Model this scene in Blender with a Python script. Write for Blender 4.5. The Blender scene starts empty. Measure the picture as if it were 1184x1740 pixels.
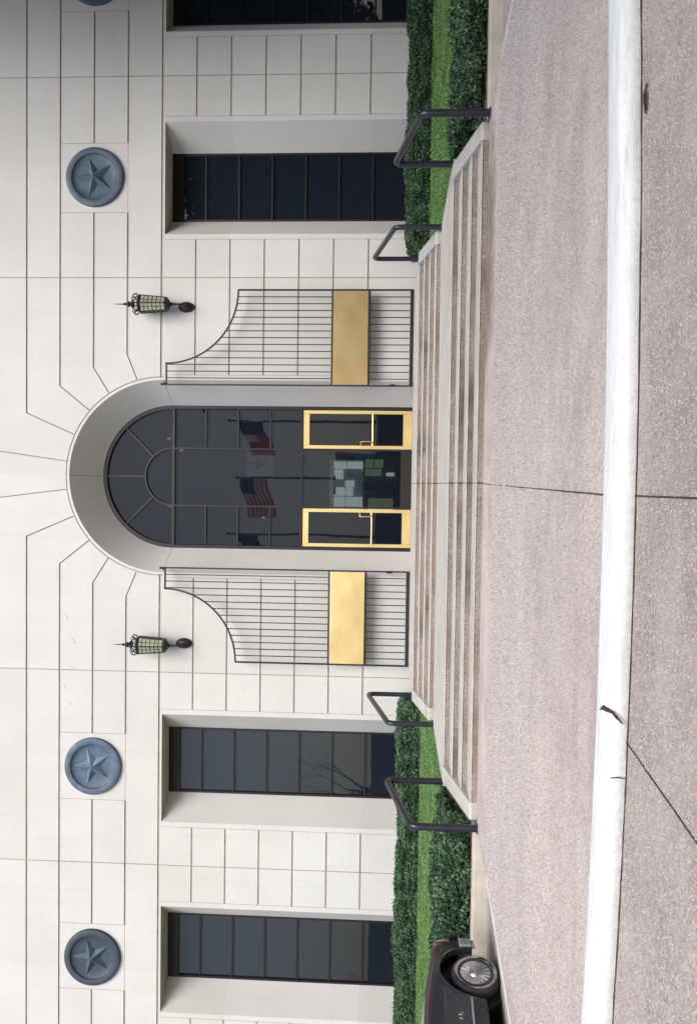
import bpy, math, random
from mathutils import Vector, Matrix, noise
from mathutils.geometry import delaunay_2d_cdt
import numpy as np

R = math.radians
rng = random.Random(7)
scn = bpy.context.scene

# ------------------------------------------------------------------ camera
# the photograph was scanned on its side: the camera is rolled a quarter turn
YAW, PITCH, ROLL = 0.03291, 0.05496, 0.01501
CAM = Vector((-0.154, -24.2, 0.470))
cy, sy, cp, sp = math.cos(YAW), math.sin(YAW), math.cos(PITCH), math.sin(PITCH)
fw = Vector((-sy * cp, cy * cp, sp)); rt0 = Vector((cy, sy, 0)); up0 = rt0.cross(fw)
cr, sr = math.cos(ROLL), math.sin(ROLL)
rt = rt0 * cr + up0 * sr; up = -rt0 * sr + up0 * cr
cam = bpy.data.cameras.new('camera')
cam.sensor_fit = 'VERTICAL'; cam.sensor_height = 36.0; cam.sensor_width = 24.5
cam.lens = 1439.04 / 1740 * 36.0
cam.clip_start = 0.05; cam.clip_end = 1500
camo = bpy.data.objects.new('camera', cam); scn.collection.objects.link(camo)
m3 = Matrix((-up, rt, -fw)).transposed()
camo.matrix_world = Matrix.Translation(CAM) @ m3.to_4x4()
scn.camera = camo

# ------------------------------------------------------------------ world, sun, exposure
SUN_EL, SUN_AZ = 44.0, 15.0          # azimuth measured from -y (in front of the facade) towards -x
world = bpy.data.worlds.new('World'); scn.world = world; world.use_nodes = True
wn = world.node_tree; wn.nodes.clear()
sky = wn.nodes.new('ShaderNodeTexSky'); sky.sky_type = 'NISHITA'; sky.sun_disc = False
sky.sun_elevation = R(SUN_EL); sky.air_density = 1.0; sky.dust_density = 2.0; sky.ozone_density = 1.0
sd = Vector((math.sin(R(SUN_AZ)) * math.cos(R(SUN_EL)), -math.cos(R(SUN_AZ)) * math.cos(R(SUN_EL)), math.sin(R(SUN_EL))))
sky.sun_rotation = math.atan2(sd.x, sd.y)
hsv = wn.nodes.new('ShaderNodeHueSaturation'); hsv.inputs['Saturation'].default_value = 0.72
bg = wn.nodes.new('ShaderNodeBackground'); bg.inputs['Strength'].default_value = 0.095
wo = wn.nodes.new('ShaderNodeOutputWorld')
wn.links.new(sky.outputs[0], hsv.inputs['Color']); wn.links.new(hsv.outputs[0], bg.inputs[0]); wn.links.new(bg.outputs[0], wo.inputs[0])
sl = bpy.data.lights.new('sun', 'SUN'); sl.energy = 2.15; sl.angle = R(42); sl.color = (1.0, 0.965, 0.915)
so = bpy.data.objects.new('sun', sl); scn.collection.objects.link(so)
so.rotation_euler = (-sd).to_track_quat('-Z', 'Y').to_euler()
scn.view_settings.view_transform = 'Standard'; scn.view_settings.look = 'None'
scn.view_settings.exposure = 0.95; scn.view_settings.gamma = 1.0
scn.cycles.max_bounces = 6

# ------------------------------------------------------------------ materials
def lin(c):
    return tuple((x / 12.92 if x <= .04045 else ((x + .055) / 1.055) ** 2.4) for x in c)

class NT:
    def __init__(s, name):
        s.m = bpy.data.materials.new(name); s.m.use_nodes = True
        s.t = s.m.node_tree; s.b = s.t.nodes['Principled BSDF']; s.out = s.t.nodes['Material Output']
        s.tc = s.t.nodes.new('ShaderNodeTexCoord'); s.co = s.tc.outputs['Object']
    def n(s, typ, **kw):
        o = s.t.nodes.new(typ)
        for k, v in kw.items(): setattr(o, k, v)
        return o
    def l(s, a, b): s.t.links.new(a, b)
    def mapping(s, scale=(1, 1, 1), loc=(0, 0, 0), rot=(0, 0, 0)):
        m = s.n('ShaderNodeMapping'); m.inputs['Scale'].default_value = scale
        m.inputs['Location'].default_value = loc; m.inputs['Rotation'].default_value = rot
        s.l(s.co, m.inputs[0]); return m.outputs[0]
    def noise(s, scale, detail=4, rough=.55, co=None):
        t = s.n('ShaderNodeTexNoise'); t.inputs['Scale'].default_value = scale
        t.inputs['Detail'].default_value = detail; t.inputs['Roughness'].default_value = rough
        s.l(co or s.co, t.inputs['Vector']); return t.outputs['Fac']
    def voro(s, scale, out='Color', feature='F1', co=None, rnd=1):
        t = s.n('ShaderNodeTexVoronoi', feature=feature); t.inputs['Scale'].default_value = scale
        t.inputs['Randomness'].default_value = rnd
        s.l(co or s.co, t.inputs['Vector']); return t.outputs[out]
    def ramp(s, fac, stops, interp='LINEAR'):
        r = s.n('ShaderNodeValToRGB'); r.color_ramp.interpolation = interp
        e = r.color_ramp.elements
        while len(e) < len(stops): e.new(.5)
        for i, (p, c) in enumerate(stops):
            e[i].position = p; e[i].color = (*c, 1) if len(c) == 3 else (c[0], c[0], c[0], 1)
        s.l(fac, r.inputs[0]); return r.outputs[0]
    def mix(s, fac, a, b, mode='MIX'):
        x = s.n('ShaderNodeMix', data_type='RGBA', blend_type=mode)
        for sock, v in ((x.inputs[0], fac), (x.inputs[6], a), (x.inputs[7], b)):
            if isinstance(v, (int, float)): sock.default_value = v
            elif isinstance(v, tuple): sock.default_value = (*v, 1)
            else: s.l(v, sock)
        return x.outputs[2]
    def math(s, op, a, b=0.0, clamp=False):
        x = s.n('ShaderNodeMath', operation=op, use_clamp=clamp)
        for sock, v in ((x.inputs[0], a), (x.inputs[1], b)):
            if isinstance(v, (int, float)): sock.default_value = v
            else: s.l(v, sock)
        return x.outputs[0]
    def sep(s, co=None):
        x = s.n('ShaderNodeSeparateXYZ'); s.l(co or s.co, x.inputs[0]); return x.outputs
    def color(s, c):
        if isinstance(c, tuple): s.b.inputs['Base Color'].default_value = (*c, 1)
        else: s.l(c, s.b.inputs['Base Color'])
    def set(s, **kw):
        for k, v in kw.items():
            k = k.replace('_', ' ')
            if isinstance(v, (int, float)): s.b.inputs[k].default_value = v
            else: s.l(v, s.b.inputs[k])
    def bump(s, h, dist=.01, strength=.6):
        b = s.n('ShaderNodeBump'); b.inputs['Distance'].default_value = dist; b.inputs['Strength'].default_value = strength
        s.l(h, b.inputs['Height']); s.l(b.outputs[0], s.b.inputs['Normal'])

def m_stone(name='cast_stone', base=(.575, .570, .556)):
    t = NT(name)
    n1 = t.noise(.5, 3); n2 = t.noise(9, 5, .7); n3 = t.noise(70, 3, .7)
    d = tuple(x * .86 for x in base)
    c = t.mix(t.ramp(n1, [(.3, (0,)), (.7, (1,))]), d, base)
    c = t.mix(.35, c, t.ramp(n2, [(.3, tuple(x * .84 for x in base)), (.7, tuple(x * 1.05 for x in base))]))
    X = t.sep(); cb = t.n('ShaderNodeCombineXYZ')
    t.l(t.math('FLOOR', t.math('DIVIDE', X[0], 5.704)), cb.inputs[0]); t.l(t.math('FLOOR', t.math('DIVIDE', t.math('SUBTRACT', X[2], 7.2605), 1.9768)), cb.inputs[1])
    wn_ = t.n('ShaderNodeTexWhiteNoise', noise_dimensions='3D'); t.l(cb.outputs[0], wn_.inputs[0])
    c = t.mix(1.0, c, t.ramp(wn_.outputs[0], [(0, (.93, .925, .915)), (1, (1.0, 1.0, 1.0))]), 'MULTIPLY')
    st = t.noise(1.0, 4, .6, t.mapping((3.0, 3.0, .22)))
    c = t.mix(t.ramp(st, [(.5, (0,)), (.8, (.22,))]), c, (.40, .385, .35))
    c = t.mix(t.ramp(n3, [(.38, (.22,)), (.5, (0,))]), c, (.33, .31, .28))
    t.color(c); t.set(Roughness=.9); t.bump(t.math('ADD', n3, n2), .006, .4); return t.m

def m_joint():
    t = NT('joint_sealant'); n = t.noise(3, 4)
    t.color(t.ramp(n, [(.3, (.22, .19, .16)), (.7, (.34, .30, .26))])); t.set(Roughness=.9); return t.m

def m_soffit():  # soffit shade and brown ground bounce put into the stone colour
    t = NT('shaded_soffit_stone'); n = t.noise(3, 5, .6)
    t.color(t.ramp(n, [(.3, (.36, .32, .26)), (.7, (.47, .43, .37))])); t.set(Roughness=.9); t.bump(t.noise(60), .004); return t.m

def m_aggregate(name='exposed_aggregate', tint=1.16, rough_clean=.5):
    t = NT(name)
    v = t.voro(58, 'Color'); r = t.sep(v)[0]
    v2 = t.sep(t.voro(95, 'Color'))[1]
    pal = t.ramp(r, [(0, (.17, .13, .12)), (.14, (.42, .36, .335)), (.30, (.25, .235, .265)), (.46, (.55, .50, .475)), (.66, (.36, .315, .325)), (.80, (.66, .63, .61)), (1, (.42, .36, .315))], 'CONSTANT')
    pal2 = t.ramp(v2, [(0, (.32, .28, .27)), (.4, (.45, .41, .395)), (.8, (.53, .50, .48))], 'CONSTANT')
    c = t.mix(.5, pal, pal2)
    d = t.voro(58, 'Distance', 'F1')
    c = t.mix(t.ramp(d, [(.45, (0,)), (.75, (.5,))]), c, (.40, .375, .355))
    big = t.noise(.55, 5, .6); mid = t.noise(2.3, 6, .65)
    c = t.mix(t.ramp(mid, [(.42, (0,)), (.72, (.55,))]), c, (.55, .52, .495))
    c = t.mix(t.ramp(big, [(.38, (.5,)), (.6, (0,))]), c, (.27, .24, .24))
    st = t.noise(1, 5, .6, t.mapping((.35, 2.6, 1)))
    c = t.mix(t.ramp(st, [(.45, (0,)), (.7, (.3,))]), c, (.60, .57, .55))
    c = t.mix(1.0, c, (tint * 1.03, tint * .965, tint * .925), 'MULTIPLY')
    pt = t.noise(.9, 6, .7, t.mapping((1, 1, 1), (11, 5, 0)))
    c = t.mix(t.ramp(pt, [(.50, (0,)), (.70, (.5,))]), c, (.24, .20, .18))
    spt = t.voro(2.6, 'Distance', 'F1', t.mapping((1, 1.2, 1), (3, 8, 0)))
    c = t.mix(t.ramp(spt, [(.02, (.6,)), (.045, (0,))]), c, (.13, .11, .10))
    # rust coloured run-off stain on the paving at the foot of the steps
    xyz = t.sep()
    dx = t.math('DIVIDE', t.math('SUBTRACT', xyz[0], 3.3), 2.3); dy = t.math('DIVIDE', t.math('SUBTRACT', xyz[1], -11.6), .95)
    rr = t.math('ADD', t.math('MULTIPLY', dx, dx), t.math('MULTIPLY', dy, dy))
    rr = t.math('ADD', rr, t.math('MULTIPLY', t.math('SUBTRACT', mid, .5), 1.6))
    c = t.mix(t.ramp(rr, [(.1, (.75,)), (1.3, (0,))]), c, (.17, .125, .09))
    # dark band of damp where the two pieces of paving meet the white kerb
    t.color(c); t.set(Roughness=.85, Specular_IOR_Level=.25)
    t.bump(t.math('ADD', t.math('MULTIPLY', d, -1.0), t.math('MULTIPLY', mid, .6)), .006, .5); return t.m

def m_riser():
    t = NT('riser_aggregate')
    r = t.sep(t.voro(75, 'Color'))[0]
    c = t.ramp(r, [(0, (.21, .175, .155)), (.2, (.33, .285, .255)), (.4, (.27, .24, .23)), (.6, (.37, .325, .295)), (.8, (.43, .385, .355)), (1, (.30, .245, .215))], 'CONSTANT')
    n = t.noise(1.1, 4, .6, t.mapping((1, 1, .4)))
    c = t.mix(t.ramp(n, [(.42, (0,)), (.62, (.55,))]), c, (.23, .165, .115))
    n2 = t.noise(.8, 4, .6, t.mapping((1, 1, .6), (4, 0, 0)))
    c = t.mix(t.ramp(n2, [(.52, (0,)), (.7, (.75,))]), c, (.07, .062, .055))
    w = t.noise(9, 3, .7, t.mapping((1, 1, .5), (9, 3, 0)))
    c = t.mix(t.ramp(w, [(.66, (0,)), (.74, (.6,))]), c, (.5, .48, .45))
    c = t.mix(1.0, c, (.84, .83, .82), 'MULTIPLY')
    t.color(c); t.set(Roughness=.9); t.bump(r, .008, .5); return t.m

def m_tread():
    t = NT('tread_concrete'); n = t.noise(1.3, 5, .65); n2 = t.noise(45, 3, .7)
    c = t.ramp(n, [(.25, (.37, .345, .32)), (.5, (.46, .435, .41)), (.75, (.52, .50, .475))])
    c = t.mix(t.ramp(n2, [(.36, (.35,)), (.5, (0,))]), c, (.26, .235, .21))
    sp_ = t.noise(2.2, 5, .7, t.mapping((1, 1, 1), (7, 2, 0)))
    c = t.mix(t.ramp(sp_, [(.58, (0,)), (.72, (.4,))]), c, (.30, .25, .20))
    t.color(c); t.set(Roughness=.85); t.bump(n2, .003); return t.m

def m_paint_white():
    t = NT('white_kerb_paint'); n = t.noise(2.0, 6, .7, t.mapping((1, 5, 5))); n2 = t.noise(24, 5, .75)
    c = t.ramp(n, [(.3, (.58, .59, .61)), (.6, (.72, .73, .74))])
    c = t.mix(t.ramp(n2, [(.30, (.6,)), (.40, (0,))]), c, (.42, .40, .39))
    sc = t.noise(5, 6, .8, t.mapping((.5, 9, 9), (3, 1, 0)))
    c = t.mix(t.ramp(sc, [(.55, (0,)), (.66, (.6,))]), c, (.40, .40, .41))
    ch = t.noise(13, 5, .8, t.mapping((1, 1, 1), (5, 1, 2)))
    c = t.mix(t.ramp(ch, [(.66, (0,)), (.70, (.8,))]), c, (.30, .28, .27))
    Z = t.sep()[2]
    c = t.mix(t.math('MULTIPLY', t.ramp(t.math('ADD', t.math('MULTIPLY', Z, 1.0), 1.0), [(.055, (1,)), (.11, (0,))]), t.math('MULTIPLY', n2, 1.1)), c, (.28, .26, .25))
    t.color(c); t.set(Roughness=.7); t.bump(n2, .004); return t.m

def m_simple(name, c, rough=.5, metal=0.0, var=.15, scale=6, bump=0, coat=0):
    t = NT(name); n = t.noise(scale, 4, .6)
    t.color(t.ramp(n, [(.3, tuple(x * (1 - var) for x in c)), (.7, tuple(min(1, x * (1 + var)) for x in c))]))
    t.set(Roughness=rough, Metallic=metal)
    if coat: t.set(Coat_Weight=coat, Coat_Roughness=.1)
    if bump: t.bump(t.noise(40, 3), bump)
    return t.m

def m_patina(name='medallion_patina', k=.9):
    t = NT(name); n = t.noise(5, 5, .65); n2 = t.noise(2, 4, .6, t.mapping((1, 1, .4)))
    c = t.ramp(n, [(.3, tuple(x * k for x in (.060, .092, .140))), (.55, tuple(x * k for x in (.085, .128, .185))), (.78, tuple(x * k for x in (.15, .20, .26)))])
    c = t.mix(t.ramp(n2, [(.45, (0,)), (.7, (.5,))]), c, (.030, .045, .070))
    t.color(c); t.set(Roughness=.6, Metallic=.15); t.bump(n, .006); return t.m

def m_brass(name, dark=1.0, rough=.32, wav=.02):
    t = NT(name); n = t.noise(1.6, 4, .6); n2 = t.noise(30, 4, .7)
    a = tuple(x * dark for x in (.70, .50, .20)); b = tuple(x * dark for x in (.86, .66, .34))
    c = t.mix(t.ramp(n, [(.3, (.35,)), (.7, (.75,))]), a, b)
    c = t.mix(t.ramp(n2, [(.30, (.18,)), (.40, (0,))]), c, tuple(x * dark for x in (.5, .36, .18)))
    t.color(c); t.set(Roughness=rough, Metallic=.85)
    t.bump(t.noise(1.1, 2, .4), wav, .6); return t.m

def m_leaf(name, cols, rough=.55):
    t = NT(name)
    g = t.n('ShaderNodeNewGeometry'); a = t.n('ShaderNodeAttribute'); a.attribute_name = 'tone'
    c = t.ramp(a.outputs['Fac'], [(i / (len(cols) - 1), x) for i, x in enumerate(cols)])
    t.color(c); t.set(Roughness=rough, Specular_IOR_Level=.3)
    return t.m

def m_grass(name, a=(.045, .105, .022), b=(.085, .17, .04)):
    t = NT(name); n = t.noise(1.4, 5, .6); n2 = t.noise(60, 3, .7)
    c = t.mix(n, a, b); c = t.mix(t.ramp(n2, [(.3, (.6,)), (.6, (0,))]), c, tuple(x * .55 for x in a))
    t.color(c); t.set(Roughness=.8); t.bump(n2, .02); return t.m

def m_glass(name, trans=.0, tint=(.010, .014, .021), refl=1.55, wave=.0016):
    t = NT(name)
    t.color(tint); t.set(Roughness=.015, IOR=refl, Specular_IOR_Level=.5)
    t.bump(t.noise(.7, 2, .4), wave * 10, .12)
    if trans > 0:
        tr = t.n('ShaderNodeBsdfTransparent'); tr.inputs[0].default_value = (.55, .60, .62, 1)
        mx = t.n('ShaderNodeMixShader'); mx.inputs[0].default_value = trans
        t.l(t.b.outputs[0], mx.inputs[1]); t.l(tr.outputs[0], mx.inputs[2]); t.l(mx.outputs[0], t.out.inputs[0])
    return t.m

def m_soil():
    t = NT('mulch'); n = t.noise(30, 5, .7)
    t.color(t.ramp(n, [(.3, (.035, .022, .015)), (.7, (.13, .085, .06))])); t.set(Roughness=.95); t.bump(n, .02); return t.m

def m_emit(name, c, s):
    t = NT(name); t.color(c); t.b.inputs['Emission Color'].default_value = (*c, 1); t.b.inputs['Emission Strength'].default_value = s; return t.m

MT = dict(
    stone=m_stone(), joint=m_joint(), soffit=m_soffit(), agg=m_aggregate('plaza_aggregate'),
    road=m_aggregate('road_aggregate', .86), riser=m_riser(), tread=m_tread(), white=m_paint_white(),
    planter=m_simple('planter_kerb_stone', (.44, .40, .345), .85, var=.14, scale=3, bump=.004),
    iron=m_simple('black_ironwork', (.018, .017, .019), .45, .3, bump=.002),
    rail=m_simple('blue_black_rail_paint', (.013, .015, .024), .36, 0, .25, 4),
    bronze=m_simple('dark_bronze_frame', (.008, .0065, .007), .45, .2),
    patina=m_patina(), patinaL=m_patina('pale_star_patina', 1.5), patinaD=m_patina('charcoal_patina', .42), patinaM=m_patina('deep_blue_patina', .72), brass=m_brass('polished_brass'), plateL=m_brass('sunlit_brass_sheet', .92, .40, .05),
    plateR=m_brass('shaded_brass_sheet', .50, .45, .018),  # one brass in two tones, sunlit left and dimmer right put into colour
    glass=m_glass('tinted_glass'), eglass=m_glass('entrance_glass', .45),
    leafA=m_leaf('hedge_leaves', [(.010, .026, .013), (.022, .058, .028), (.040, .095, .045), (.085, .15, .075), (.17, .19, .12)]),
    leafB=m_leaf('oak_leaves', [(.008, .020, .008), (.018, .045, .014), (.035, .075, .025)]),
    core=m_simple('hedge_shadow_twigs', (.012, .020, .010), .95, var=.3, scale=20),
    grass=m_grass('lawn_grass'), blade=m_leaf('grass_blades', [(.03, .075, .016), (.055, .13, .026), (.10, .195, .052), (.20, .21, .09)]),
    soil=m_soil(), bark=m_simple('bark', (.075, .055, .045), .9, var=.35, scale=12, bump=.02),
    crack=m_simple('crack_dirt', (.05, .032, .026), .95, var=.4, scale=20),
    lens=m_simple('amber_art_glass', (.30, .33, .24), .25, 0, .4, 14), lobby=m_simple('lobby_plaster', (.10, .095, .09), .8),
    pale=m_simple('pale_office_wall', (.82, .82, .80), .8), officew=m_simple('office_window', (.05, .06, .07), .1),
    hedgefar=m_simple('far_hedge', (.012, .022, .010), .9, var=.5, scale=3, bump=.2),
    roof=m_simple('roof_gravel', (.3, .29, .28), .9),
    scuff=m_simple('scuff', (.28, .28, .29), .9), rubber=m_simple('tyre_rubber', (.030, .030, .032), .75, var=.2),
)

# ------------------------------------------------------------------ mesh helpers
class MB:
    def __init__(s): s.v = []; s.f = []; s.mi = []; s.mats = []; s.cur = 0
    def mat(s, m):
        if m not in s.mats: s.mats.append(m)
        s.cur = s.mats.index(m); return s
    def add(s, vs, fs):
        o = len(s.v); s.v += [tuple(v) for v in vs]
        for f in fs: s.f.append(tuple(i + o for i in f)); s.mi.append(s.cur)
        return s
    def box(s, x0, x1, y0, y1, z0, z1):
        return s.add([(x0, y0, z0), (x1, y0, z0), (x1, y1, z0), (x0, y1, z0), (x0, y0, z1), (x1, y0, z1), (x1, y1, z1), (x0, y1, z1)],
                     [(0, 3, 2, 1), (4, 5, 6, 7), (0, 1, 5, 4), (1, 2, 6, 5), (2, 3, 7, 6), (3, 0, 4, 7)])
    def prism(s, pts, axis, a, b):
        """extrude 2-D polygon along an axis: axis 1 -> pts are (x,z), 0 -> (y,z), 2 -> (x,y)"""
        def P(p, t): return {0: (t, p[0], p[1]), 1: (p[0], t, p[1]), 2: (p[0], p[1], t)}[axis]
        n = len(pts); vs = [P(p, a) for p in pts] + [P(p, b) for p in pts]
        fs = [tuple(range(n)), tuple(range(2 * n - 1, n - 1, -1))]
        fs += [(i, i + n, (i + 1) % n + n, (i + 1) % n) for i in range(n)]
        return s.add(vs, fs)
    def tube(s, path, r, seg=10, closed=False, cap=True):
        P = [Vector(p) for p in path]; n = len(P)
        rs = r if isinstance(r, (list, tuple)) else [r] * n
        T = []
        for i in range(n):
            a = P[(i - 1) % n] if (closed or i > 0) else P[i]; b = P[(i + 1) % n] if (closed or i < n - 1) else P[i]
            T.append((b - a).normalized())
        ref = Vector((0, 0, 1)) if abs(T[0].z) < .9 else Vector((1, 0, 0))
        N = (ref - T[0] * ref.dot(T[0])).normalized(); vs = []
        for i in range(n):
            N = (N - T[i] * N.dot(T[i]))
            N = N.normalized() if N.length > 1e-6 else T[i].orthogonal().normalized()
            B = T[i].cross(N)
            for k in range(seg):
                a = 2 * math.pi * k / seg; vs.append(P[i] + (N * math.cos(a) + B * math.sin(a)) * rs[i])
        fs = []
        for i in range(n if closed else n - 1):
            j = (i + 1) % n
            for k in range(seg):
                k2 = (k + 1) % seg; fs.append((i * seg + k, i * seg + k2, j * seg + k2, j * seg + k))
        if cap and not closed: fs += [tuple(range(seg - 1, -1, -1)), tuple((n - 1) * seg + k for k in range(seg))]
        return s.add(vs, fs)
    def lathe(s, prof, c, seg=24, axis='z', a0=0, cap=True):
        """prof: (radius, height)"""
        vs = []; n = len(prof)
        for r, h in prof:
            for k in range(seg):
                a = a0 + 2 * math.pi * k / seg; u, w = r * math.cos(a), r * math.sin(a)
                vs.append({'z': (c[0] + u, c[1] + w, c[2] + h), 'y': (c[0] + u, c[1] + h, c[2] + w)}[axis])
        fs = []
        for i in range(n - 1):
            for k in range(seg):
                k2 = (k + 1) % seg; q = (i * seg + k, i * seg + k2, (i + 1) * seg + k2, (i + 1) * seg + k)
                fs.append(q if axis == 'z' else q[::-1])
        if cap and prof[0][0] > 1e-4: fs.append(tuple(range(seg)))
        if cap and prof[-1][0] > 1e-4: fs.append(tuple((n - 1) * seg + k for k in range(seg)))
        return s.add(vs, fs)
    def build(s, name, m=None, parent=None, smooth=None, loc=None):
        me = bpy.data.meshes.new(name); me.from_pydata(s.v, [], s.f)
        if m is not None: me.materials.append(m)
        else:
            for x in s.mats: me.materials.append(x)
            me.polygons.foreach_set('material_index', s.mi)
        me.validate(clean_customdata=False)
        if smooth is not None:
            me.polygons.foreach_set('use_smooth', [True] * len(me.polygons))
            try: me.set_sharp_from_angle(angle=R(smooth))
            except Exception: pass
        me.update()
        o = bpy.data.objects.new(name, me); scn.collection.objects.link(o)
        if parent is not None:
            o.parent = parent
            # keep world placement: the parent Empty sits at its base, vertices are in world space
            pl = parent.get('_w'); base = Vector(pl) if pl else Vector((0, 0, 0))
            o.location = -base if not parent.get('_part') else Vector((0, 0, 0))
            o['_part'] = 1
        return o

def bevel(o, w=.01, seg=2, ang=40):
    b = o.modifiers.new('bevel', 'BEVEL'); b.width = w; b.segments = seg; b.limit_method = 'ANGLE'; b.angle_limit = R(ang)
    return o
def thing(name, label, cat, base=(0, 0, 0), group=None):
    o = bpy.data.objects.new(name, None); scn.collection.objects.link(o); o.location = base; o['_w'] = list(base)
    o['label'] = label; o['category'] = cat
    if group: o['group'] = group
    return o
def tag(o, label, cat, group=None, kind=None):
    if label: o['label'] = label; o['category'] = cat
    if group: o['group'] = group
    if kind: o['kind'] = kind
    return o
def struct(o): o['kind'] = 'structure'; return o
def copy_tree(o, parent=None):
    c = o.copy(); scn.collection.objects.link(c); c.parent = parent
    for ch in list(o.children): copy_tree(ch, c)
    return c
def arc(cx, cz, r, a0, a1, n):
    return [(cx + r * math.cos(a0 + (a1 - a0) * i / n), cz + r * math.sin(a0 + (a1 - a0) * i / n)) for i in range(n + 1)]
def fillet(pts, r, n=6):
    """round the inner corners of a 3-D polyline"""
    P = [Vector(p) for p in pts]; out = [P[0]]
    for i in range(1, len(P) - 1):
        a, b, c = P[i - 1], P[i], P[i + 1]; u = (a - b).normalized(); v = (c - b).normalized()
        ang = u.angle(v); d = min(r / math.tan(ang / 2), (a - b).length * .45, (c - b).length * .45)
        p0, p1 = b + u * d, b + v * d
        for k in range(n + 1):
            t = k / n; out.append(p0 * (1 - t) ** 2 + b * 2 * t * (1 - t) + p1 * t * t)
    out.append(P[-1]); return out

# ------------------------------------------------------------------ shared dimensions
M = .9884                     # height of a course
Z0 = 7.2605                   # joint above the window heads
DX = 5.704                    # spacing of the vertical joints
HEAD = 7.175
WX = [8.53, 14.23, 19.93]; WX = sorted([-x for x in WX] + WX)
WHF, WHB, WD = 1.59, .985, .83
AR, ARB, AD, AZ = 2.78, 2.13, 1.10, 7.17
ROOF = 15.2; BASE = -1.0
ZP = -.836                    # plaza
ZR = -.956                    # roadway
ZL = -.418                    # landing between the flights

# ------------------------------------------------------------------ ground
def road_z(y): 
    t = min(1, max(0, (y + 17.0) / 3.5)); return ZR - .05 * t * t * (3 - 2 * t)
mb = MB()
xs = [-600, -120, -40, -20, -12, -8, -5, 0, 5, 8, 12, 20, 40, 120, 600]
ys = [-600, -200, -90, -50, -30, -24, -20, -17, -16.3, -15.5, -14.5, -13.5, -12.5, -11.3, 0, 30, 200, 600]
vs = [(x, y, road_z(y)) for y in ys for x in xs]; n = len(xs)
mb.add(vs, [(j * n + i, j * n + i + 1, (j + 1) * n + i + 1, (j + 1) * n + i) for j in range(len(ys) - 1) for i in range(n - 1)])
road = struct(mb.build('road', MT['road']))

# outline of the raised plaza (right half), from the steps out and round to the kerb nearest the camera
near = lambda x: -19.06 + .019 * x * x
side = [(5.28, -11.40), (5.44, -11.9), (5.52, -12.66), (5.66, -13.5), (5.84, -14.6), (6.05, -15.8)]
corner = [(6.25, -16.8), (6.15, -17.7), (5.6, -18.3)]
nearR = [(x, near(x)) for x in (5.0, 4.2, 3.4, 2.6, 1.8, 1.0, .3)]
def smooth_poly(p, it=2):
    for _ in range(it):
        q = [p[0]]
        for a, b in zip(p, p[1:]):
            q += [(a[0] * .75 + b[0] * .25, a[1] * .75 + b[1] * .25), (a[0] * .25 + b[0] * .75, a[1] * .25 + b[1] * .75)]
        q.append(p[-1]); p = q
    return p
halfR = smooth_poly(side + corner + nearR, 2)
halfL = [(-x, y) for x, y in halfR][::-1]
outline = halfR + halfL
def offset(pts, d):
    out = []
    for i in range(len(pts)):
        a = Vector(pts[max(0, i - 1)]); b = Vector(pts[min(len(pts) - 1, i + 1)]); t = (b - a).normalized()
        out.append((pts[i][0] + t.y * d, pts[i][1] - t.x * d))   # d>0 : towards the inside (clockwise outline)
    return out
KW = lambda p: .125 if p[1] > -17 else .245
inner = [offset(outline, KW(outline[i]))[i] for i in range(len(outline))]
mb = MB(); mb.prism(inner + [(-5.2, -11.30), (5.2, -11.30)], 2, ZP - .3, ZP)
plaza = struct(mb.build('plaza_paving', MT['agg']))
# white painted kerb round the plaza
def strip_kerb(o_, i_, ztop, zbot, m, name):
    mb = MB(); n = len(o_)
    rows = []
    for a, b in zip(o_, i_):
        A = Vector((a[0], a[1])); B = Vector((b[0], b[1])); u = (B - A).normalized()
        w = .006 * noise.noise(Vector((a[0] * 3, a[1] * 3, 0)))
        rows.append([(A.x - u.x * .015, A.y - u.y * .015, zbot), (A.x + w, A.y + w, ztop - .03), (A.x + u.x * .008 + w, A.y + u.y * .008 + w, ztop - .012),
                     (A.x + u.x * .03 + w, A.y + u.y * .03 + w, ztop), (B.x, B.y, ztop + .003), (B.x, B.y, ztop - .05)])
    k = len(rows[0]); vs = [v for r in rows for v in r]
    fs = [(i * k + j, i * k + j + 1, (i + 1) * k + j + 1, (i + 1) * k + j) for i in range(n - 1) for j in range(k - 1)]
    mb.add(vs, fs); return mb.build(name, m, smooth=35)
def resample(pts, step):
    out = [pts[0]]; 
    for a, b in zip(pts, pts[1:]):
        L = math.dist(a, b); k = max(1, int(L / step))
        for i in range(1, k + 1): out.append((a[0] + (b[0] - a[0]) * i / k, a[1] + (b[1] - a[1]) * i / k))
    return out
iR = [i for i, p in enumerate(outline) if p[1] < -12.60]
w0, w1 = iR[0], iR[-1]
ow = resample(outline[w0:w1 + 1], .08)
iw = [offset(ow, 1)[i] for i in range(len(ow))]
iw = [(a[0] + (b[0] - a[0]) * KW(a), a[1] + (b[1] - a[1]) * KW(a)) for a, b in zip(ow, iw)]
kerb = struct(strip_kerb(ow, iw, ZP + .004, -1.08, MT['white'], 'kerb'))
for s_ in (0, 1):
    seg = outline[:w0 + 1] if s_ == 0 else outline[w1:]
    seg = resample(seg, .1); off = offset(seg, 1)
    ii = [(a[0] + (b[0] - a[0]) * .125, a[1] + (b[1] - a[1]) * .125) for a, b in zip(seg, off)]
    struct(strip_kerb(seg, ii, ZP + .002, -1.08, MT['planter'], 'plain_kerb'))
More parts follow.
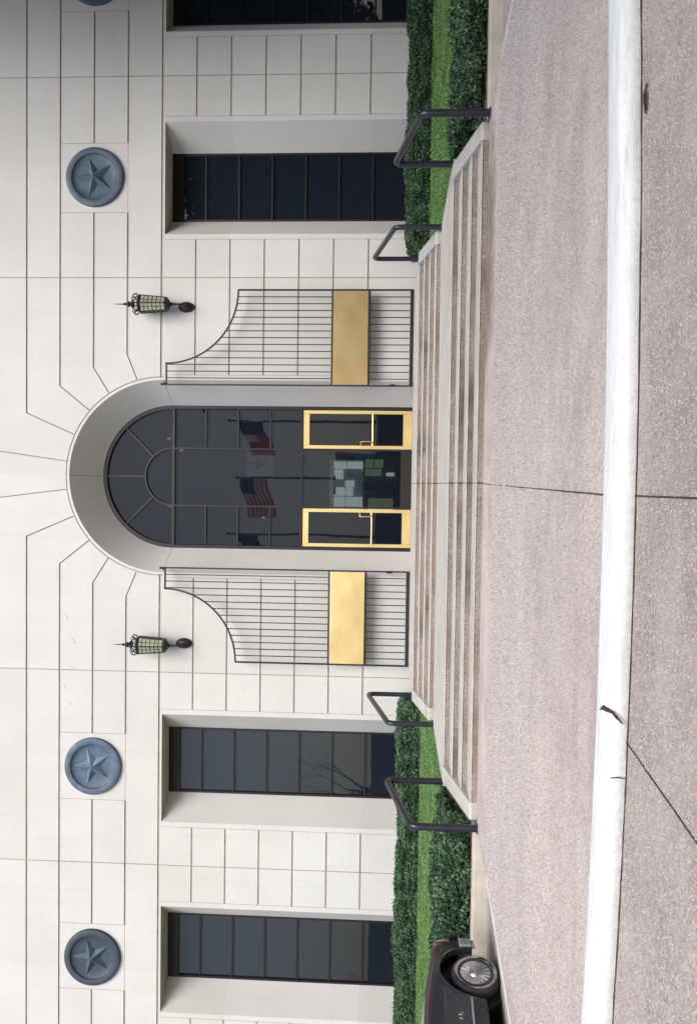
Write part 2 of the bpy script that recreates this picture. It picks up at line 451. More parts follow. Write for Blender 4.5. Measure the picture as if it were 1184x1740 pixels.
# joints, cracks and a dark gutter line
def ribbon(path, z, w, name, m, parent=None, th=.003):
    mb = MB(); P = [Vector((p[0], p[1])) for p in path]; n = len(P); vs = []
    for i in range(n):
        t = (P[min(n - 1, i + 1)] - P[max(0, i - 1)]).normalized(); ww = w[i] if isinstance(w, list) else w
        zz = z[i] if isinstance(z, list) else z
        vs += [(P[i].x + t.y * ww / 2, P[i].y - t.x * ww / 2, zz), (P[i].x - t.y * ww / 2, P[i].y + t.x * ww / 2, zz)]
    mb.add(vs, [(2 * i, 2 * i + 2, 2 * i + 3, 2 * i + 1) for i in range(n - 1)])
    o = mb.build(name, m, parent); return o
jm = MT['crack']
def wob(p0, p1, n, a=.006):
    return [(p0[0] + (p1[0] - p0[0]) * i / n + rng.uniform(-a, a) * .4, p0[1] + (p1[1] - p0[1]) * i / n + rng.uniform(-a, a)) for i in range(n + 1)]
ribbon(wob((-.12, -11.40), (-.20, -18.80), 26, .005), ZP + .004, .012, 'expansion_joint', jm, plaza)
ribbon(wob((-.20, -19.06), (-.20, -24.5), 20, .003), ZR + .004, .011, 'expansion_joint', jm, road)
ribbon(wob((-1.70, -19.0), (-1.95, -22.0), 14, .004), ZR + .004, .012, 'expansion_joint', jm, road)
gp = [(x / 10, near(x / 10) - .028 + rng.uniform(-.004, .004)) for x in range(-50, 51)]
ribbon(gp, ZR + .004, [rng.uniform(.012, .034) for _ in gp], 'gutter_line', jm, road)
# chipped crack across the white kerb and hairlines in its face
kt = ZP + .006
MB().tube([(-1.55, -18.85, kt), (-1.525, -18.90, kt), (-1.505, -18.96, kt), (-1.505, -19.01, kt - .004), (-1.515, -19.035, kt - .03), (-1.545, -19.038, kt - .055), (-1.58, -19.04, kt - .09)],
          [.002, .010, .017, .014, .008, .009, .004], 6).build('crack', jm, kerb)
for x_, za, zb in ((-1.93, -.03, -.115),):
    yf = near(x_) - .008
    MB().tube([(x_, yf + .004, ZP + za), (x_ + .008, yf - .003, ZP + (za + zb) / 2), (x_ + .002, yf - .006, ZP + zb)], [.003, .004, .003], 5).build('crack', jm, kerb)
# planter kerbs beyond the side roads, and dirt at the foot of the steps
for sgn in (1, -1):
    mb = MB(); x0, x1 = (5.30, 60) if sgn > 0 else (-60, -5.30)
    zt = -.815 if sgn > 0 else -.79
    mb.prism([(-11.44, -1.1), (-11.41, zt - .02), (-11.38, zt), (-11.16, zt), (-11.16, -1.1)], 0, x0, x1)
    struct(mb.build('planter_kerb', MT['planter']))

# ------------------------------------------------------------------ lawn and soil
for sgn in (1, -1):
    mb = MB(); X = [5.27, 5.6, 6.2, 7.5, 10, 14, 20, 40, 80]; Y = [(-11.2, -.86), (-10.8, -.80), (-9.9, -.60), (-9.2, -.445), (-7, -.44), (-4, -.41), (-1.55, -.34 if sgn > 0 else -.30), (.02, -.3)]
    n = len(Y); vs = []
    for x in X:
        for y, z in Y: vs.append((sgn * x, y, z + .012 * noise.noise(Vector((x, y, 0))) - (.02 if x < 5.4 else 0)))
    fs = [(i * n + j, (i + 1) * n + j, (i + 1) * n + j + 1, i * n + j + 1) for i in range(len(X) - 1) for j in range(n - 1)]
    mb.mat(MT['grass']).add(vs, fs)
    lawn = struct(mb.build('lawn', MT['grass'], smooth=60))
    mb = MB()
    mb.add([(sgn * 5.3, -1.75, -.36), (sgn * 60, -1.75, -.36), (sgn * 60, 0, -.27), (sgn * 5.3, 0, -.27)], [(0, 1, 2, 3)])
    mb.add([(sgn * 5.3, -11.17, -.835), (sgn * 60, -11.17, -.835), (sgn * 60, -9.35, -.43), (sgn * 5.3, -9.35, -.43)], [(0, 1, 2, 3)])
    struct(mb.build('planting_soil', MT['soil']))
    mb = MB(); mb.prism([(-10.9, -1.0), (-5.9, -1.0), (-5.9, -.45), (-9.6, -.45), (-11.15, -.84)], 0, sgn * 5.262, sgn * 5.268)

def leafcloud(name, pts, size, m, tones, parent=None, nrm=None, elong=1.6, seed=1):
    """many small leaf faces at the given points; 'tone' varies leaf by leaf"""
    r = np.random.default_rng(seed); P = np.asarray(pts, float); n = len(P)
    d = r.normal(size=(n, 3)); 
    if nrm is not None: d = d * .75 + np.asarray(nrm) * 1.0
    d /= np.linalg.norm(d, axis=1)[:, None]
    a = np.cross(d, r.normal(size=(n, 3))); a /= np.linalg.norm(a, axis=1)[:, None]; b = np.cross(d, a)
    sz = size * r.uniform(.6, 1.3, n)[:, None]
    a *= sz * elong * .5; b *= sz * .5
    V = np.stack([P - a, P + b * .9 - a * .1, P + a, P - b * .9 - a * .1], 1).reshape(-1, 3)
    me = bpy.data.meshes.new(name); me.vertices.add(4 * n); me.vertices.foreach_set('co', V.ravel())
    me.loops.add(4 * n); me.loops.foreach_set('vertex_index', np.arange(4 * n)); me.polygons.add(n)
    me.polygons.foreach_set('loop_start', np.arange(0, 4 * n, 4)); me.polygons.foreach_set('loop_total', np.full(n, 4))
    me.update(calc_edges=True)
    at = me.attributes.new('tone', 'FLOAT', 'FACE'); at.data.foreach_set('value', np.clip(tones, 0, 1).astype(np.float32))
    me.materials.append(m); o = bpy.data.objects.new(name, me); scn.collection.objects.link(o)
    if parent is not None:
        o.parent = parent; o.location = -Vector(parent['_w']) if parent.get('_w') else Vector((0, 0, 0))
    return o

def hedge(label, x0, x1, y0, y1, zb, zt, n, seed, endx=None, group='clipped hedges'):
    base = ((x0 + x1) / 2, (y0 + y1) / 2, zb(.5) if callable(zb) else zb)
    t = thing('hedge', label, 'hedge', base, group)
    r = np.random.default_rng(seed); W, H = x1 - x0, zt - zb
    f = lambda x: .035 * math.sin(x * 1.3 + seed) + .025 * math.sin(x * 3.1 + seed * 2) + .03 * math.sin(x * 7.7)
    mb = MB(); k = int(W / .35); ring = [(0, .04), (-.03, .5), (.03, .88), (.14, .99), (.5, 1.0), (.86, .99), (.97, .88), (1.03, .5), (1, .04)]
    vs = []
    for i in range(k + 1):
        x = x0 + .28 + (W - .56) * i / k; e = min(1, min(i, k - i) / 1.5 + .45)
        for u, v in ring:
            q = noise.noise(Vector((x * 2.1, u * 5, v * 5 + seed))) * .06
            vs.append((x, (y0 + y1) / 2 + (u - .5) * (y1 - y0) * (.93 - (1 - e) * .4) + q, zb + H * v * (.92 - (1 - e) * .25) + f(x) * v + q * .5))
    g = len(ring); fs = [(i * g + j, (i + 1) * g + j, (i + 1) * g + j + 1, i * g + j + 1) for i in range(k) for j in range(g - 1)]
    fs += [tuple(range(g)), tuple(k * g + j for j in range(g - 1, -1, -1))]
    mb.add(vs, fs); mb.build('twigs', MT['core'], t)
    pts = []; nr = []
    fx = np.where(r.random(n) < .75, r.uniform(max(x0, -17), min(x1, 15.5), n), r.uniform(x0, x1, n))
    ends = [x for x in (x0, x1) if abs(x) < 8]
    for q_ in range(1600):
        for x in ends:
            u, v = r.random(), r.random() ** .9; sg_ = 1 if x == x0 else -1; iz = .16 * abs(u - .5) + .10 * v ** 3
            pts.append((x + sg_ * (.06 + iz + .05 * r.random()), y0 + (y1 - y0) * (.06 + .88 * u), zb + .02 + H * v * .97 + r.normal() * .02)); nr.append((-sg_, -.5, .4))
    for x in fx:
        s_ = r.random(); e = min(1, min(x - x0, x1 - x) / .5 * .6 + .4)
        if s_ < .40: u, v, nn = -.0, r.random() ** .8, (0, -1, .2)
        elif s_ < .86: u, v, nn = r.random(), 1, (0, -.2, 1)
        elif s_ < .93: u, v, nn = 1, r.random(), (0, 1, .2)
        else: u, v, nn = r.random(), r.random(), (0, 0, 1)
        b = noise.noise(Vector((x * 2.1, u * 5, v * 5 + seed))) * .09
        yy = (y0 + y1) / 2 + (u - .5) * (y1 - y0) * (1 - (1 - e) * .4) + r.normal() * .028 + b
        rr = .06 * max(0, abs(u - .5) * 2 - .8) / .2 * (v > .9)
        pts.append((x, yy, zb + .02 + H * v * (1 - (1 - e) * .25) - rr + f(x) * v + r.normal() * .022 + b * .6)); nr.append(nn)
    for _ in range(int(260 * min(1, W / 9))):     # stray shoots
        x = r.uniform(max(x0, -17), min(x1, 15.5)); y = r.uniform(y0, y1); z = zt + f(x)
        for q in range(4): pts.append((x + r.normal() * .015, y + r.normal() * .015, z + .02 * q)); nr.append((0, 0, 1))
    P = np.array(pts)
    cl = np.array([noise.noise(Vector((p[0] * 3.3, p[1] * 3.3, p[2] * 3.3))) for p in pts])
    tones = .45 + .45 * cl + r.normal(size=len(pts)) * .2 + (r.random(len(pts)) > .985) * .5
    leafcloud('foliage', pts, .038, MT['leafA'], tones, t, nr, seed=seed)
    return t
hedge('clipped hedge against the wall right of the entrance, darker green with a ragged end', 6.0, 34, -1.48, -.28, -.36, .235, 70000, 3)
hedge('clipped hedge against the wall left of the entrance', -34, -6.0, -1.48, -.28, -.32, .245, 70000, 5)
hedge('dark low hedge behind the kerb right of the lower steps', 5.36, 34, -11.05, -9.3, -.80, -.395, 80000, 8)
hedge('low hedge behind the kerb between the lower steps and the grey car', -34, -5.36, -11.05, -9.3, -.79, -.33, 80000, 11)

# blades of grass over the part of the lawn that is seen
r_ = np.random.default_rng(4); gp_ = []; tn = []
for sgn in (1, -1):
    for _ in range(34000):
        x = 5.32 + (r_.random() ** .9) * (10.5 if sgn > 0 else 12); y = r_.uniform(-9.6, -1.6)
        z = np.interp(y, [-9.9, -9.2, -7, -4, -1.55], [-.60, -.445, -.44, -.41, -.34 if sgn > 0 else -.30])
        gp_.append((sgn * x, y, z + .018)); tn.append(.5 + .5 * noise.noise(Vector((x * 1.5, y * 1.5, 0))) + r_.normal() * .18)
gr = leafcloud('grass', gp_, .022, MT['blade'], np.array(tn), None, np.tile((0, -.9, .6), (len(gp_), 1)), elong=2.4, seed=2)
tag(gr, None, None, kind='stuff')

# loose-faced pebbles standing proud of the paving nearest the camera
r_ = np.random.default_rng(9); N = 190000
yy = -24.2 + (r_.random(N) ** .75) * 10.2 + 3.4; keep_ = yy < -12.6
yy = yy[keep_]; xx = (r_.uniform(-1, 1, len(yy))) * np.minimum((yy + 24.2) * .70, 5.5)
nr_ = -19.06 + .019 * xx * xx; ok = (yy < nr_ - .06) | (yy > nr_ + .28); xx = xx[ok]; yy = yy[ok]
zz = np.where(yy < nr_[ok], ZR, ZP); n = len(xx)
rad_ = r_.uniform(.004, .0095, n) * np.clip((yy + 24.2) / 7, .8, 1.5); hh = rad_ * r_.uniform(.6, 1.25, n)
V_ = []
for q in range(5):
    a_ = 2 * np.pi * q / 5 + r_.uniform(0, 1.2, n); V_.append(np.stack([xx + rad_ * np.cos(a_), yy + rad_ * np.sin(a_), zz - .001], 1))
V_.append(np.stack([xx, yy, zz + hh], 1)); V_ = np.stack(V_, 1).reshape(-1, 3)
F_ = (np.arange(n)[:, None, None] * 6 + np.array([[0, 1, 5], [1, 2, 5], [2, 3, 5], [3, 4, 5], [4, 0, 5]])[None]).reshape(-1)
me = bpy.data.meshes.new('pebbles'); me.vertices.add(6 * n); me.vertices.foreach_set('co', V_.ravel()); me.loops.add(15 * n); me.loops.foreach_set('vertex_index', F_)
me.polygons.add(5 * n); me.polygons.foreach_set('loop_start', np.arange(0, 15 * n, 3)); me.polygons.foreach_set('loop_total', np.full(5 * n, 3)); me.update(calc_edges=True)
at = me.attributes.new('tone', 'FLOAT', 'FACE'); at.data.foreach_set('value', np.repeat(r_.random(n), 5).astype(np.float32))
me.materials.append(m_leaf('pebble_stone', [(.25, .205, .19), (.36, .31, .30), (.46, .40, .375), (.31, .29, .32), (.50, .46, .44), (.56, .53, .51)], .8))
me.polygons.foreach_set('use_smooth', [True] * (5 * n))
pb = bpy.data.objects.new('pebbles', me); scn.collection.objects.link(pb); tag(pb, None, None, kind='stuff')

# ------------------------------------------------------------------ building
bld = thing('building', 'pale cast stone building with tall dark windows and an arched glass entrance', 'building', (0, 0, 0))

# --- front wall: panels with recessed joints, cut by a constrained triangulation
JW, JV, JH = .052, .024, .012
segs = []       # (x0,z0,x1,z1,width,depthclass)
XR = 24.0
def hseg(z, a, b, w=JW): segs.append((a, z, b, z, w))
def vseg(x, a, b, w=JV): segs.append((x, a, x, b, w))
star_x = [-14.24, -8.53, 8.56, 14.24, 19.93, -19.93]
stars = sorted(star_x)
def minus(a, b, cuts):
    out = [(a, b)]
    for c0, c1 in cuts:
        o2 = []
        for p, q in out:
            if c1 <= p or c0 >= q: o2.append((p, q)); continue
            if c0 > p: o2.append((p, c0))
            if c1 < q: o2.append((c1, q))
        out = o2
    return out
kn = {1: (3.505, 2.795, 7.955), 2: (3.125, 2.375, 8.765), 3: (2.588, 1.885, 9.345), 4: (1.80, 1.19, 9.81)}
for k in range(0, 9):
    z = Z0 + M * k
    if k == 0:
        for s in (1, -1): segs.append((s * 2.84, z, s * XR, z, JW))
    elif k in (1, 2):
        for s in (1, -1):
            x0 = kn[k][0]
            for a, b in minus(x0, XR, [(x - .985, x + .985) for x in (8.545, 14.24, 19.93)]): segs.append((s * a, z, s * b, z, JW))
            if k == 1:
                for x in (8.545, 14.24, 19.93): segs.append((s * (x - .985), z, s * (x + .985), z, JH))
    elif k in (3, 4):
        for s in (1, -1): segs.append((s * kn[k][0], z, s * XR, z, JW))
    else: hseg(z, -XR, XR)
for k, (xa, xb, zb) in kn.items():
    for s in (1, -1): segs.append((s * xa, Z0 + M * k, s * xb, zb, .036))
for s in (1, -1):
    segs.append((s * .41, 10.03, s * .70, 12.2, .03))
    for x in (8.545, 14.24, 19.93):
        for q in (-.985, .985): segs.append((s * (x + q), Z0 + M + .02, s * (x + q), Z0 + 3 * M - .03, .014))
# piers between the openings
opens = [(x - WHF, x + WHF) for x in WX] + [(-AR, AR)]
for k in range(1, 9):
    z = Z0 - M * k
    if z < 1.0: break
    cuts = [(a - .15, b + .15) for a, b in opens]
    for a, b in minus(-XR, XR, cuts): segs.append((a, z, b, z, JW * .8))
for a, b in minus(-XR, XR, [(a - .15, b + .15) for a, b in opens]):
    for x in (a, b):
        if abs(x) < XR - .1: vseg(x, BASE, Z0 - .09, JH)
for j in range(1, 5):
    for s in (1, -1):
        vseg(s * DX * j, BASE, ROOF, JV)
arcR = 2.868
def inop(x, z):
    for c in WX:
        if abs(x - c) < WHF and z < HEAD: return True
    if abs(x) < AR and z < AZ: return True
    return z >= AZ and math.hypot(x, z - AZ) < AR
V2 = []; E2 = []
def loop(pts, close=True):
    o = len(V2); V2.extend([Vector(p) for p in pts]); n = len(pts)
    for i in range(n if close else n - 1): E2.append((o + i, o + (i + 1) % n))
loop([(-XR, BASE), (XR, BASE), (XR, ROOF), (-XR, ROOF)])
for c in WX: loop([(c - WHF, BASE), (c + WHF, BASE), (c + WHF, HEAD), (c - WHF, HEAD)])
NA = 64
loop([(-AR, BASE), (AR, BASE)] + arc(0, AZ, AR, 0, math.pi, NA))
loop(arc(0, AZ, arcR + .016, 0, math.pi, NA) + arc(0, AZ, arcR - .016, math.pi, 0, NA))
quads = []
for x0, z0, x1, z1, w in segs:
    d = Vector((x1 - x0, z1 - z0)); L = d.length; d /= L; nn = Vector((-d.y, d.x)) * w / 2
    a = Vector((x0, z0)); b = Vector((x1, z1)); loop([a - nn, b - nn, b + nn, a + nn]); quads.append((x0, z0, d.x, d.y, L, w / 2))
cv, ce, cf, _, _, _ = delaunay_2d_cdt(V2, E2, [], 0, 1e-5)
Q = np.array(quads)
keep = []; cls = []
C2 = np.array([[sum(cv[i].x for i in f) / 3, sum(cv[i].y for i in f) / 3] for f in cf])
dxy = C2[:, None, :] - Q[None, :, 0:2]
al = dxy[..., 0] * Q[:, 2] + dxy[..., 1] * Q[:, 3]; pe = np.abs(-dxy[..., 0] * Q[:, 3] + dxy[..., 1] * Q[:, 2])
ing = ((al > 0) & (al < Q[:, 4]) & (pe < Q[:, 5]))
wmax = np.where(ing, Q[:, 5], 0).max(1)
rad = np.hypot(C2[:, 0], C2[:, 1] - AZ)
arcg = (np.abs(rad - arcR) < .0155) & (C2[:, 1] > AZ)
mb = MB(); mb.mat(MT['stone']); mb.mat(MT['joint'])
edge_cls = {}
tri = []
for f, c, w, ag in zip(cf, C2, wmax, arcg):
    if inop(*c) or not (-XR < c[0] < XR and BASE < c[1] < ROOF): continue
    g = 1 if (w > 0 or ag) else 0
    dep = 0.0 if not g else (.024 if w > .014 else .014 if (w > .008 or ag) else .008)
    tri.append((f, g, dep))
cache = {}
def V3(i, dep):
    k = (i, dep)
    if k not in cache:
        cache[k] = len(mb.v); mb.v.append((cv[i].x, dep, cv[i].y))
    return cache[k]
ed = {}
for f, g, dep in tri:
    a, b, c = cv[f[0]], cv[f[1]], cv[f[2]]
    if (b.x - a.x) * (c.y - a.y) - (b.y - a.y) * (c.x - a.x) < 0: f = (f[0], f[2], f[1])
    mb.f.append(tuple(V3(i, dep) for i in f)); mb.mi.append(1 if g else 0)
    for i in range(3):
        p, q = f[i], f[(i + 1) % 3]; ed.setdefault((min(p, q), max(p, q)), []).append((p, q, dep))
for k, L in ed.items():
    if len(L) == 2 and L[0][2] != L[1][2]:
        p, q = k; a, b = L[0][2], L[1][2]
        mb.f.append((V3(p, a), V3(q, a), V3(q, b), V3(p, b))); mb.mi.append(0)
# splayed window reveals, soffits, and the arch reveal; side walls
mb.mat(MT['stone'])
for c in WX:
    for s in (1, -1):
        xf, xb = c + s * WHF, c + s * WHB
        q = [(xf, 0, BASE), (xf, 0, HEAD), (xb, WD, HEAD), (xb, WD, BASE)]
        mb.add(q, [(0, 1, 2, 3)])
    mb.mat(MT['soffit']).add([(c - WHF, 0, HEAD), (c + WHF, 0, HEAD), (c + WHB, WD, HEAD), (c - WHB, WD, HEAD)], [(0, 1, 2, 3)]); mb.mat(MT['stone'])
    mb.add([(c - WHB, WD, BASE), (c + WHB, WD, BASE), (c + WHB, WD, .05), (c - WHB, WD, .05)], [(0, 1, 2, 3)])
angs = [math.pi * i / NA for i in range(NA + 1)]
e_ = .004
def rev(a, t): 
    r = AR + (ARB - AR) * t; return (r * math.cos(a), AD * t, AZ + r * math.sin(a))
al_ = sorted(set(angs + [e_ * 2, math.pi - e_ * 2, math.pi / 2 - e_, math.pi / 2 + e_]))
for a, b in zip(al_, al_[1:]):
    mid = (a + b) / 2
    g = mid < e_ * 2 or mid > math.pi - e_ * 2 or abs(mid - math.pi / 2) < e_
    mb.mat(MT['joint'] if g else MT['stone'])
    mb.add([rev(a, 0), rev(b, 0), rev(b, 1), rev(a, 1)], [(0, 1, 2, 3)])
mb.mat(MT['stone'])
for s in (1, -1):
    mb.add([(s * AR, 0, BASE), (s * AR, 0, AZ), (s * ARB, AD, AZ), (s * ARB, AD, BASE)], [(0, 1, 2, 3)])
mb.add([(-XR, 0, BASE), (-XR, 0, ROOF), (-XR, 26, ROOF), (-XR, 26, BASE)], [(0, 1, 2, 3)])
mb.add([(XR, 0, BASE), (XR, 0, ROOF), (XR, 26, ROOF), (XR, 26, BASE)], [(0, 1, 2, 3)])
mb.add([(-XR, 26, BASE), (XR, 26, BASE), (XR, 26, ROOF), (-XR, 26, ROOF)], [(0, 1, 2, 3)])
mb.add([(-XR, 0, ROOF), (XR, 0, ROOF), (XR, .4, ROOF), (-XR, .4, ROOF)], [(0, 1, 2, 3)])
wall = mb.build('wall', None, bld)
MB().box(-XR, XR, .4, 26, ROOF - .4, ROOF - .2).build('roof', MT['roof'], bld)

# --- tall side windows
def window(c):
    f = MB(); y = WD - .02; zs = .06
    f.box(c - WHB - .01, c + WHB + .01, y, y + .10, 6.835, HEAD + .01)
    f.box(c - WHB - .01, c - WHB + .055, y, y + .10, zs, 6.835); f.box(c + WHB - .055, c + WHB + .01, y, y + .10, zs, 6.835)
    for k in range(7):
        z = 6.18 - k * .985
        if z > .3: f.box(c - WHB + .055, c + WHB - .055, y + .012, y + .10, z - .028, z + .028)
    f.box(c - WHB + .055, c + WHB - .055, y + .01, y + .10, zs, zs + .07)
    o = f.build('window', MT['bronze'], bld); bevel(o, .004, 1)
    g = MB().box(c - WHB + .05, c + WHB - .05, y + .06, y + .075, zs + .03, 6.85)
    g.build('pane', MT['glass'], o)
for c in WX: window(c)

# --- arched entrance window
f = MB(); y = AD
def ringbar(R0, R1, a0, a1, n, ya, yb, mbx, cz=AZ):
    o_ = arc(0, cz, R1, a0, a1, n); i_ = arc(0, cz, R0, a0, a1, n)
    vs = [(p[0], yy, p[1]) for yy in (ya, yb) for p in o_ + i_]; k = n + 1; fs = []
    for i in range(n):
        fs += [(i, k + i, k + i + 1, i + 1), (2 * k + i, 2 * k + i + 1, 3 * k + i + 1, 3 * k + i), (i, i + 1, 2 * k + i + 1, 2 * k + i), (k + i, 3 * k + i, 3 * k + i + 1, k + i + 1)]
    mbx.add(vs, fs)
ringbar(2.03, ARB + .02, 0, math.pi, 64, y - .03, y + .12, f)
for s in (1, -1):
    a, b = sorted((s * 2.05, s * (ARB + .02))); f.box(a, b, y - .03, y + .12, 0, AZ)
    a, b = sorted((s * .835, s * .885)); f.box(a, b, y - .01, y + .12, 0, AZ - .045)
    for k in range(1, 4):
        z = AZ - .98 * k; a, b = sorted((s * .885, s * 2.05)); f.box(a, b, y, y + .12, z - .027, z + .027)
f.box(-2.05, 2.05, y - .012, y + .12, AZ - .045, AZ + .045)
a, b = .885, 2.05
for s in (1, -1): f.box(min(s * a, s * b), max(s * a, s * b), y - .005, y + .12, 3.26, 3.33)
f.box(-.835, .835, y - .005, y + .12, 3.25, 3.31)
ringbar(.835, .885, math.acos(min(1, .0)) - math.pi / 2 + .05, math.pi - .05, 40, y - .008, y + .12, f)
for ang in (45, 90, 135):
    a = R(ang); u = Vector((math.cos(a), math.sin(a))); n_ = Vector((-u.y, u.x)) * .027
    p0, p1 = u * .88, u * 2.04
    pts = [(p0 - n_), (p1 - n_), (p1 + n_), (p0 + n_)]
    f.prism([(p.x, p.y + AZ) for p in pts], 1, y, y + .12)
# bottom panel of the fixed middle light
f.box(-.835, .835, y + .0, y + .11, .0, .33)
aw = f.build('arched_window', MT['bronze'], bld)
g = MB(); g.box(-2.04, -.86, y + .065, y + .08, 3.3, AZ); g.box(.86, 2.04, y + .065, y + .08, 3.3, AZ); g.box(-.85, .85, y + .065, y + .08, .3, AZ)
g.prism(arc(0, AZ + .002, 2.04, 0, math.pi, 48), 1, y + .065, y + .08)
g.build('pane', MT['eglass'], aw)
for s in (1, -1):
    f = MB(); a, b = sorted((s * .895, s * 2.04))
    st = .105
    f.box(a, a + st, y - .015, y + .05, .005, 3.235); f.box(b - st, b, y - .015, y + .05, .005, 3.235)
    f.box(a + st, b - st, y - .012, y + .047, 3.06, 3.235); f.box(a + st, b - st, y - .012, y + .047, .005, .27)
    d = f.build('door', MT['brass'], bld); bevel(d, .006, 1)
    MB().box(a + st - .01, b - st + .01, y + .012, y + .024, .26, 3.07).build('pane', MT['eglass'], d)
    h = MB(); xi = s * .955; xo = s * 1.14
    h.tube(fillet([(xi, y - .02, 1.52), (xo * .98, y - .10, 1.52), (xo * .98, y - .10, 1.20), (xi, y - .02, 1.20)], .03, 4), .014, 8)
    h.build('handle', MT['brass'], d, smooth=40)
    h = MB(); h.tube([(a + st, y - .05, 1.17), (b - st, y - .05, 1.17)], .017, 8); h.box(a + .06, a + st, y - .06, y - .015, 1.14, 1.20); h.box(b - st, b - .06, y - .06, y - .015, 1.14, 1.20)
    h.build('push_bar', MT['brass'], d, smooth=40)

# --- lobby behind the glass
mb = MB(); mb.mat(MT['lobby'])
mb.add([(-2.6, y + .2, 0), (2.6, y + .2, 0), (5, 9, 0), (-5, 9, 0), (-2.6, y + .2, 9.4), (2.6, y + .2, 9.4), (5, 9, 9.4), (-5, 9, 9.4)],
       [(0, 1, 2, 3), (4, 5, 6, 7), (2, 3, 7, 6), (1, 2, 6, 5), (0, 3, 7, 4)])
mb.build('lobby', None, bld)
day = m_emit('daylit_far_glazing', (.74, .78, .68), 2.0); dayg = m_emit('daylit_garden_glazing', (.36, .42, .20), 1.0)
def far(x0, x1, z0, z1, m, nm='far_window'):
    MB().box(x0, x1, 8.80, 8.9, z0, z1).build(nm, m, bld)
fx = lambda yi: (812 - yi) / 1439 * 33.0 - .1
fz = lambda V: (676 - V) / 1439 * 33.0 + .47
dim = m_emit('daylit_dim_glazing', (.26, .29, .31), .6)
MB().box(fx(858), fx(773), 8.92, 8.95, fz(621), fz(564)).build('far_window', dim, bld)
for (ya, yb, va, vb, m) in ((776, 788, 572, 592, day), (776, 788, 594, 620, day), (790, 806, 572, 587, day), (808, 819, 591, 606, day), (820, 834, 572, 590, day), (820, 834, 592, 604, day), (836, 853, 572, 590, day), (836, 853, 592, 620, day),
                            (772, 786, 624, 638, dayg), (772, 786, 640, 655, dayg), (788, 800, 624, 652, dayg), (794, 800, 660, 674, day), (838, 858, 630, 672, dayg)):
    far(fx(yb), fx(ya), fz(vb), fz(va), m)
MB().box(fx(832), fx(800), 8.6, 8.7, fz(575), fz(570)).build('lobby_sign', m_simple('lobby_blue', (.05, .16, .60), .4), bld)
for x in (-1.9, -1.6, -1.35, 1.0, 1.2, 1.4, 1.65, 1.9):
    MB().tube([(x, 3.6, 0.1), (x, 3.6, 1.9)], .012, 5).build('mirrored_line_strip', MT['brass'], bld)  # thin strips added to stand in for vertical lines mirrored in the doors
bn = MB(); bn.mat(MT['pale']); bn.box(.06, .86, 2.6, 2.62, 4.35, 5.20)
bn.build('lobby_banner', m_emit('glowing_banner', (.50, .64, .68), .13), bld)  # glow put in for lobby light falling on the banner
MB().prism([(.46 + (.24 if i % 2 == 0 else .09) * math.sin(math.pi * i / 5), 4.8 + (.34 if i % 2 == 0 else .12) * math.cos(math.pi * i / 5)) for i in range(10)], 1, 2.58, 2.6).build('banner_star', m_simple('banner_blue', (.05, .11, .22), .7), bld)
bulb = m_emit('bulb', (1.0, .55, .22), 1.2)
for (x, z) in ((1.35, 8.35), (.95, 7.9), (-1.35, 5.0), (-1.0, 8.3)):
    t = thing('pendant_lamp', 'small warm lamp glowing behind the arched glass at %s' % ('upper right' if x > 1.2 else 'right of centre' if x > 0 else 'the left transom' if z < 6 else 'upper left'), 'lamp', (x, 5, z), 'lamps inside the lobby')
    MB().lathe([(0, -.05), (.035, -.03), (.045, .02), (.03, .07), (0, .09)], (x, 5, z), 10).build('bulb', bulb, t, smooth=60)
    MB().tube([(x, 5, z + .08), (x, 5, 9.39)], .006, 5).build('cord', MT['iron'], t)

# ------------------------------------------------------------------ star medallions
def star_pts(ro, ri, c):
    return [(c[0] + (ro if i % 2 == 0 else ri) * math.sin(math.pi * i / 5), c[1] + (ro if i % 2 == 0 else ri) * math.cos(math.pi * i / 5)) for i in range(10)]
def medallion(x, z, label):
    t = thing('star_medallion', label, 'medallion', (x, 0, z), 'star medallions along the wall')
    pm = MT['patinaD'] if x < -10 else MT['patinaM'] if x > 0 else MT['patina']
    d = MB(); d.lathe([(.845, .0), (.845, -.05), (.83, -.085), (.79, -.10), (.70, -.10), (.665, -.088), (.645, -.05), (.60, -.022), (.45, -.014), (.2, -.012), (0, -.012)], (x, 0, z), 72, 'y')
    d.build('disc', pm, t, smooth=30)
    s = MB(); P = star_pts(.60, .225, (x, z)); vs = [(p[0], -.016, p[1]) for p in P] + [(x, -.185, z)]
    s.add(vs, [(i, (i + 1) % 10, 10) for i in range(10)]); s.build('star', MT['patinaM'] if x < -10 else MT['patina'] if x > 0 else MT['patinaL'], t)  # raised star one tone lighter than its disc
    return t
SLAB = {8.56: 'blue star medallion on the wall between the right lamp and the dark right windows, shaded', -8.53: 'grey blue star medallion above the window just left of the entrance, brightest of them',
        -14.24: 'dark flat star medallion at the far left of the wall, above the outer left window', 14.24: 'deep blue star medallion at the far right, mostly cut off by the frame'}
for x, l in SLAB.items(): medallion(x, 9.207, l)

